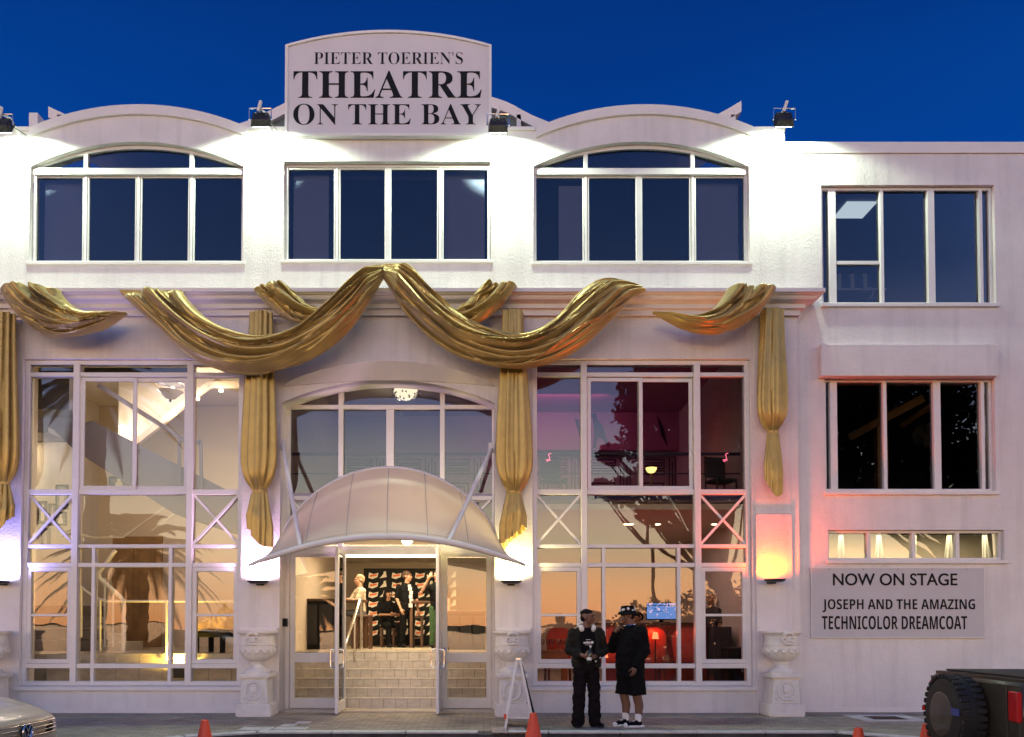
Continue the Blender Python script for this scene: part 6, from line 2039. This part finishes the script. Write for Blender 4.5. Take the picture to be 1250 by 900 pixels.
chair(793, 1.6, R(180), 'red chair with its back to the window left of the grey desk end')
chair(742, 1.7, R(170), 'red chair glowing behind the two people')
chair(680, 1.9, R(185), 'red chair beside the set table')
chair(838, 1.5, R(160), 'red chair between the monitor and the right mullion')
oc = thing('office_chair', 'black office chair at the right end of the reception', 'chair', (ux(904, 1.9), 1.9, FR), R(200))
part('seat', MB().box((-0.25, -0.25, 0.42), (0.25, 0.25, 0.5)), 'cl_black', oc, bevel=0.03, seg=2)
part('backrest', MB().prism([(-0.2, 0.5), (0.2, 0.5), (0.16, 0.95), (0.08, 1.05), (-0.08, 1.05), (-0.16, 0.95)], 0.2, 0.27), 'cl_black', oc, bevel=0.02, seg=2)
part('arm', MB().tube([(-0.28, -0.15, 0.68), (-0.29, 0.1, 0.7), (-0.26, 0.2, 0.62)], 0.02, 8), 'black', oc)
part('pedestal', MB().tube([(0, 0, 0.04), (0, 0, 0.42)], 0.035, 10), 'steel', oc)
for k in range(5):
    a = 2 * PI * k / 5
    part('leg', MB().bar((0, 0, 0.06), (0.28 * math.cos(a), 0.28 * math.sin(a), 0.04), 0.04, 0.03, (0, 0, 1)), 'black', oc)
tb = thing('dining_table', 'wooden table with glasses behind the left pane of the right window', 'table', (ux(668, 1.3), 1.3, FR))
part('top', MB().box((-0.36, -0.3, 0.58), (0.36, 0.4, 0.62)), 'oak', tb, bevel=0.008)
part('apron', MB().box((-0.34, -0.28, 0.42), (0.34, -0.25, 0.579)), 'oak', tb)
for a in (-0.3, 0.3):
    for c in (-0.24, 0.34):
        part('leg', MB().box((a - 0.03, c - 0.03, 0), (a + 0.03, c + 0.03, 0.579)), 'oak', tb)
for k in range(6):
    g = thing('drinking_glass', ('leftmost', 'second', 'third', 'fourth', 'fifth', 'rightmost')[k] + ' stemmed glass of the row on the wooden table behind the glass', 'glass', (ux(656 + k * 6.3, 1.2), 1.18 + 0.1 * (k % 2), FR + 0.62), 0, 'glasses on the table')
    part('glass_bowl', MB().lathe([(0.03, 0.0), (0.032, 0.004), (0.006, 0.01), (0.006, 0.08), (0.03, 0.11), (0.036, 0.16), (0.032, 0.2)], n=14), 'gl_door', g, smooth=60)
pt = thing('white_pot', 'small white pot on the black cabinet at the right end', 'pot', (ux(911, 1.2), 1.2, FR + 0.67))
part('pot_body', MB().lathe([(0.0, 0.0), (0.07, 0.0), (0.08, 0.14), (0.075, 0.14), (0.06, 0.02), (0.0, 0.02)], n=20), 'white', pt, smooth=40)
cb = thing('low_cabinet', 'low black cabinet at the right end of the right window', 'cabinet', (ux(905, 1.2), 1.2, FR))
part('cabinet_body', MB().box((-0.32, -0.22, 0.0), (0.3, 0.22, 0.65)), 'black', cb, bevel=0.008)
part('cabinet_top', MB().box((-0.33, -0.23, 0.652), (0.31, 0.23, 0.67)), 'dark', cb, bevel=0.004)
wf = thing('framed_photo', 'large dark framed picture on the wall above the office chair', 'picture', (ux(890, 6.3), 6.37, uz(738, 6.3)), 0)
part('frame', MB().holes([(0, 0), (0.6, 0), (0.6, 0.9), (0, 0.9)], [[(0.05, 0.05), (0.55, 0.05), (0.55, 0.85), (0.05, 0.85)]], -0.03, 0), 'black', wf)
part('print', MB().box((0.05, -0.02, 0.05), (0.55, -0.01, 0.85)), 'photo', wf)
# red table lamps low behind the glass
for px, py, Y, pw_, lab in ((738, 803, 0.75, 26, 'red table lamp glowing behind the two people'), (800, 780, 1.2, 14, 'small red table lamp by the chair under the monitor')):
    p = U(px, py, Y)
    t = thing('red_lamp', lab, 'table lamp', (p.x, Y, FR))
    h = max(0.12, p.z - FR)
    part('lamp_stem', MB().lathe([(0.0, 0), (0.06, 0.0), (0.05, 0.015), (0.012, 0.02), (0.012, h), (0.0, h)], n=14), 'dark', t)
    part('lamp_shade', MB().lathe([(0.06, h), (0.04, h + 0.12)], n=18), glow('red_glow', (1.0, 0.16, 0.06), 4), t, smooth=60)
    light('red_lamp_light', 'POINT', (0, 0, h + 0.1), pw_, (1.0, 0.10, 0.03), t, None, 0.06)
# bar upstairs: goblet torch lamp, pink neon squiggles, dim coloured light
gp = U(795, 574, 1.2)
gt = thing('goblet_lamp', 'glowing yellow goblet lamp on a thin stem in the upper bar', 'lamp', (gp.x, 1.2, 3.67))
hz = gp.z - 3.67
part('lamp_stem', MB().tube([(0, 0, 0.0), (0, 0, hz - 0.05)], 0.018, 8), 'oak', gt)
part('lamp_bowl', MB().lathe([(0.01, hz - 0.06), (0.06, hz - 0.04), (0.09, hz + 0.0), (0.1, hz + 0.04)], n=20), glow('goblet_glow', (1.0, 0.72, 0.22), 2.6), gt, smooth=60)
for px, lab in ((671, 'pink neon squiggle at the left of the upper bar'), (887, 'pink neon squiggle at the right of the upper bar')):
    p = U(px, 560, 1.5)
    tag(part('neon_sign', MB().tube([(0.03, 0, 0.1), (-0.02, 0, 0.08), (0.0, 0, 0.0), (-0.05, 0, -0.06), (-0.07, 0, -0.02), (0.02, 0, -0.03)], 0.006, 6), glow('neon_glow', (1.0, 0.16, 0.28), 3), None, loc=p), lab, 'neon sign')
light('bar_pink', 'AREA', (1.6, 5.0, 6.6), 20, (1.0, 0.18, 0.42), None, (0, 0.6, -0.4), (2.4, 0.6))
light('bar_red', 'POINT', (3.9, 3.4, 5.2), 2.5, (1.0, 0.06, 0.05), None, None, 0.2)
# bar chairs upstairs
def hall_chair(px, lab, first=[None]):
    loc = (ux(px, 1.9), 1.9, 3.67)
    if first[0]:
        return dup(first[0], loc, label=lab)
    r = thing('bar_chair', lab, 'chair', loc, R(15), 'chairs in the upper bar')
    first[0] = r
    part('seat', MB().box((-0.22, -0.22, 0.42), (0.22, 0.22, 0.48)), 'cl_grey', r, bevel=0.02)
    part('backrest', MB().box((-0.22, 0.2, 0.55), (0.22, 0.23, 0.95)), 'cl_grey', r, bevel=0.02)
    for a in (-0.2, 0.2):
        for c in (-0.2, 0.2):
            part('leg', MB().tube([(a, c, 0), (a, c, 0.95 if c > 0 else 0.42)], 0.018, 6), 'wood', r)
    return r


hall_chair(676, 'chair by the left pane of the upper bar')
hall_chair(880, 'chair by the right pane of the upper bar')
# office of the wing: binders and a desk lamp
bnz = uz(352, 2.6)
shf = thing('office_shelf', 'office shelf with blue and white binders behind the top right window', 'shelf', (ux(1048, 2.6), 2.6, bnz))
part('board', MB().box((-0.5, 0, -0.04), (0.6, 0.3, 0)), 'white', shf)
for k in range(8):
    part('binder', MB().box((-0.35 + 0.085 * k, 0.02, 0.0), (-0.275 + 0.085 * k, 0.28, 0.3 - 0.02 * (k % 3))), 'blueband' if k % 3 else 'cl_white', shf, bevel=0.004)
dl = thing('desk_lamp', 'white desk lamp in the top right window', 'lamp', (ux(1066, 1.2), 1.2, uz(366, 1.2)))
part('lamp_base', MB().lathe([(0.0, 0), (0.08, 0.0), (0.07, 0.02), (0.0, 0.03)], n=16), 'white', dl)
part('lamp_neck', MB().tube([(0, 0, 0.02), (0.05, 0, 0.15), (0.0, 0, 0.22), (-0.1, 0, 0.2)], 0.012, 8), 'white', dl)
part('lamp_shade', MB().ell((-0.12, 0, 0.17), (0.07, 0.06, 0.04)), 'white', dl, smooth=60)
light('office_light', 'AREA', (ux(1050, 1.8), 1.8, uz(252, 1.8)), 20, (0.85, 1.0, 0.85), None, (0, 0, -1), (0.6, 1.0))
light('beam_fill', 'POINT', (ux(1110, 1.5), 1.0, uz(540, 1.5)), 4.0, (1.0, 0.6, 0.25), None, None, 0.2)  # unseen fill added so the timber beams show in the dark room
light('curtain_light', 'AREA', (ux(1100, 1.2), 1.0, 3.0), 60, (1.0, 0.9, 0.55), None, (0, 0.1, -1), (3.0, 0.6))

# ------------------------------------------------------------------ seafront across the road, seen in the window glass


def palm(loc, h, nf, fl, label):
    r = thing('palm_tree', label, 'palm tree', loc)
    rnd = random.Random(3)
    pr = [(0.42 + 0.05 * (k % 2), h * k / 14) for k in range(15)]
    part('trunk', MB().lathe(pr + [(0.0, h)], n=18), 'bark', r)
    cr_ = MB()
    for k in range(nf):
        a = 2 * PI * k / nf * 1.618 * 3
        up = 1.25 - 1.5 * k / nf
        d = Vector((math.cos(a), math.sin(a), 0))
        pts = []
        for i in range(11):
            t = i / 10
            pts.append(Vector((0, 0, h)) + d * fl * (t * math.cos(up) * 0.95) + Vector((0, 0, fl * (math.sin(up) * t - 0.62 * t * t))))
        cr_.tube(pts, [0.045 * (1 - 0.8 * i / 10) for i in range(11)], 4)
        for i in range(1, 60):
            t = i / 60
            j = min(int(t * 10), 9)
            p = pts[j].lerp(pts[j + 1], t * 10 - j)
            td = (pts[j + 1] - pts[j]).normalized()
            sd = td.cross(Vector((0, 0, 1))).normalized()
            ln = 0.5 * math.sin(PI * min(1, t * 0.9 + 0.12)) ** 0.7
            for s in (-1, 1):
                tip = p + (sd * s * 0.75 + td * 0.65 + Vector((0, 0, -0.25))) * ln
                w_ = td * 0.05
                cr_.add([p - w_, p + w_, tip], [(0, 1, 2)])
    o = part('crown', cr_, 'leaf', r)
    return r


palm((-14.6, -20.2, 0), 4.6, 60, 4.2, 'squat palm on the promenade across the road, mirrored in the left window')
palm((-7.4, -20.0, 0), 2.6, 40, 2.7, 'low palm on the promenade across the road, mirrored in the closed left leaf')
palm((-14.8, -17.0, 0), 10.6, 40, 3.6, 'tall palm on the promenade across the road')


def tree(loc, blobs, label, seed=11):
    """crown of leaf clumps (x, z, radius about the trunk foot), each carried by a crooked limb"""
    rnd = random.Random(seed)
    r = thing('seaside_tree', label, 'tree', loc)
    tr, lf = MB(), MB()
    tr.tube([(0.6, 0, 0), (0.35, 0, 1.2), (0.1, 0, 2.4), (-0.1, 0, 3.4), (0.0, 0, 4.4)], [0.5, 0.42, 0.4, 0.36, 0.3], 10)
    for x, z, rad in blobs:
        c = Vector((x, rnd.uniform(-1, 1), z))
        for n in range(4):
            e = c + Vector((rnd.uniform(-.7, .7), rnd.uniform(-.5, .5), rnd.uniform(-.6, .4))) * rad
            s0 = Vector((-0.05, 0, rnd.uniform(2.6, 4.3)))
            mid = s0.lerp(e, 0.5) + Vector((rnd.uniform(-.4, .4), rnd.uniform(-.3, .3), rnd.uniform(-.5, .1)))
            k_ = 0.2 if n == 0 else 0.09
            tr.tube(spline([s0, mid, e], 9), [k_ * (1 - 0.09 * i) for i in range(9)], 6)
        for n in range(int(700 * rad * rad) + 150):
            d = Vector((rnd.gauss(0, 1), rnd.gauss(0, 1), rnd.gauss(0, 1))).normalized() * rad * rnd.random() ** 0.4
            d.z *= 0.72
            p = c + d * (1 + 0.35 * mnoise.noise(d * 1.3 + c))
            u = Vector((rnd.uniform(-1, 1), rnd.uniform(-1, 1), rnd.uniform(-1, 1))).normalized()
            w_ = u.orthogonal().normalized() * 0.085
            lf.add([p, p + u * 0.1 + w_, p + u * 0.22, p + u * 0.1 - w_], [(0, 1, 2, 3)])
    part('trunk', tr, 'bark', r, smooth=60)
    part('crown', lf, 'leaf', r)


sc_ = 30.0
bl = lambda cx, L: [((px - cx) / sc_, 1.4 + (765 - py) / sc_, rr / sc_) for px, py, rr in L]
tree(((885 - 590) / sc_, -19.5, 0), bl(885, [(885, 455, 58), (915, 510, 52), (850, 500, 45), (828, 562, 40), (872, 575, 58), (915, 590, 48), (765, 598, 26), (795, 585, 30), (752, 545, 18), (905, 420, 45), (805, 470, 48), (792, 540, 38), (822, 435, 45), (775, 505, 28), (850, 430, 50), (800, 625, 22), (735, 590, 15)]),
     'spreading dark tree on the promenade across the road, mirrored in the right window')
tree(((1225 - 590) / sc_, -19.8, 0), bl(1225, [(1060, 500, 60), (1110, 540, 64), (1030, 565, 45), (1150, 490, 60), (1090, 450, 50), (1190, 560, 60), (1130, 600, 50), (1050, 600, 40)]),
     'second dark tree on the promenade across the road, mirrored in the side wing', 13)
lp = thing('street_lamp', 'slim street lamp across the road, mirrored in the right window', 'street lamp', (6.55, -18.0, 0))
part('pole', MB().tube([(0, 0, 0), (0, 0, 6.6)], [0.09, 0.055], 10), 'dark', lp, smooth=60)
part('lamp_head', MB().ell((0.0, 0.35, 6.65), (0.12, 0.4, 0.07)), 'dark', lp, smooth=60)
rnd = random.Random(5)
for k in range(12):
    x = 1.4 + k * 1.15
    hgt = (0.95, 1.1, 1.3, 1.7, 2.2, 2.6, 2.4, 3.0, 3.3, 2.8, 3.2, 3.4)[k]
    b = MB()
    for i in range(1500):
        a, e, q = rnd.uniform(0, 6.28), rnd.uniform(-1, 1), rnd.random() ** 0.35
        c = Vector((0.9 * q * math.cos(a) * math.sqrt(1 - e * e), 0.8 * q * math.sin(a) * math.sqrt(1 - e * e), hgt * 0.5 * (1 + q * e)))
        c *= 1 + 0.3 * mnoise.noise(Vector((c.x * 1.7 + k * 3, c.y, c.z * 1.7)))
        u = Vector((rnd.uniform(-1, 1), rnd.uniform(-1, 1), rnd.uniform(-1, 1))).normalized()
        w_ = u.orthogonal().normalized() * 0.07
        b.add([c, c + u * 0.08 + w_, c + u * 0.16, c + u * 0.08 - w_], [(0, 1, 2, 3)])
    o = thing('promenade_bush', ('first', 'second', 'third', 'fourth', 'fifth', 'sixth', 'seventh', 'eighth', 'ninth', 'tenth', 'eleventh', 'last')[k] + ' bush of the promenade row, counted from its low end', 'bush', (x, -19.0 - 0.3 * (k % 3), 0), 0, 'bushes along the promenade')
    part('foliage', b, 'leaf', o)
    part('stem', MB().tube([(0, 0, 0), (0.05, 0, hgt * 0.6)], 0.06, 6), 'bark', o)
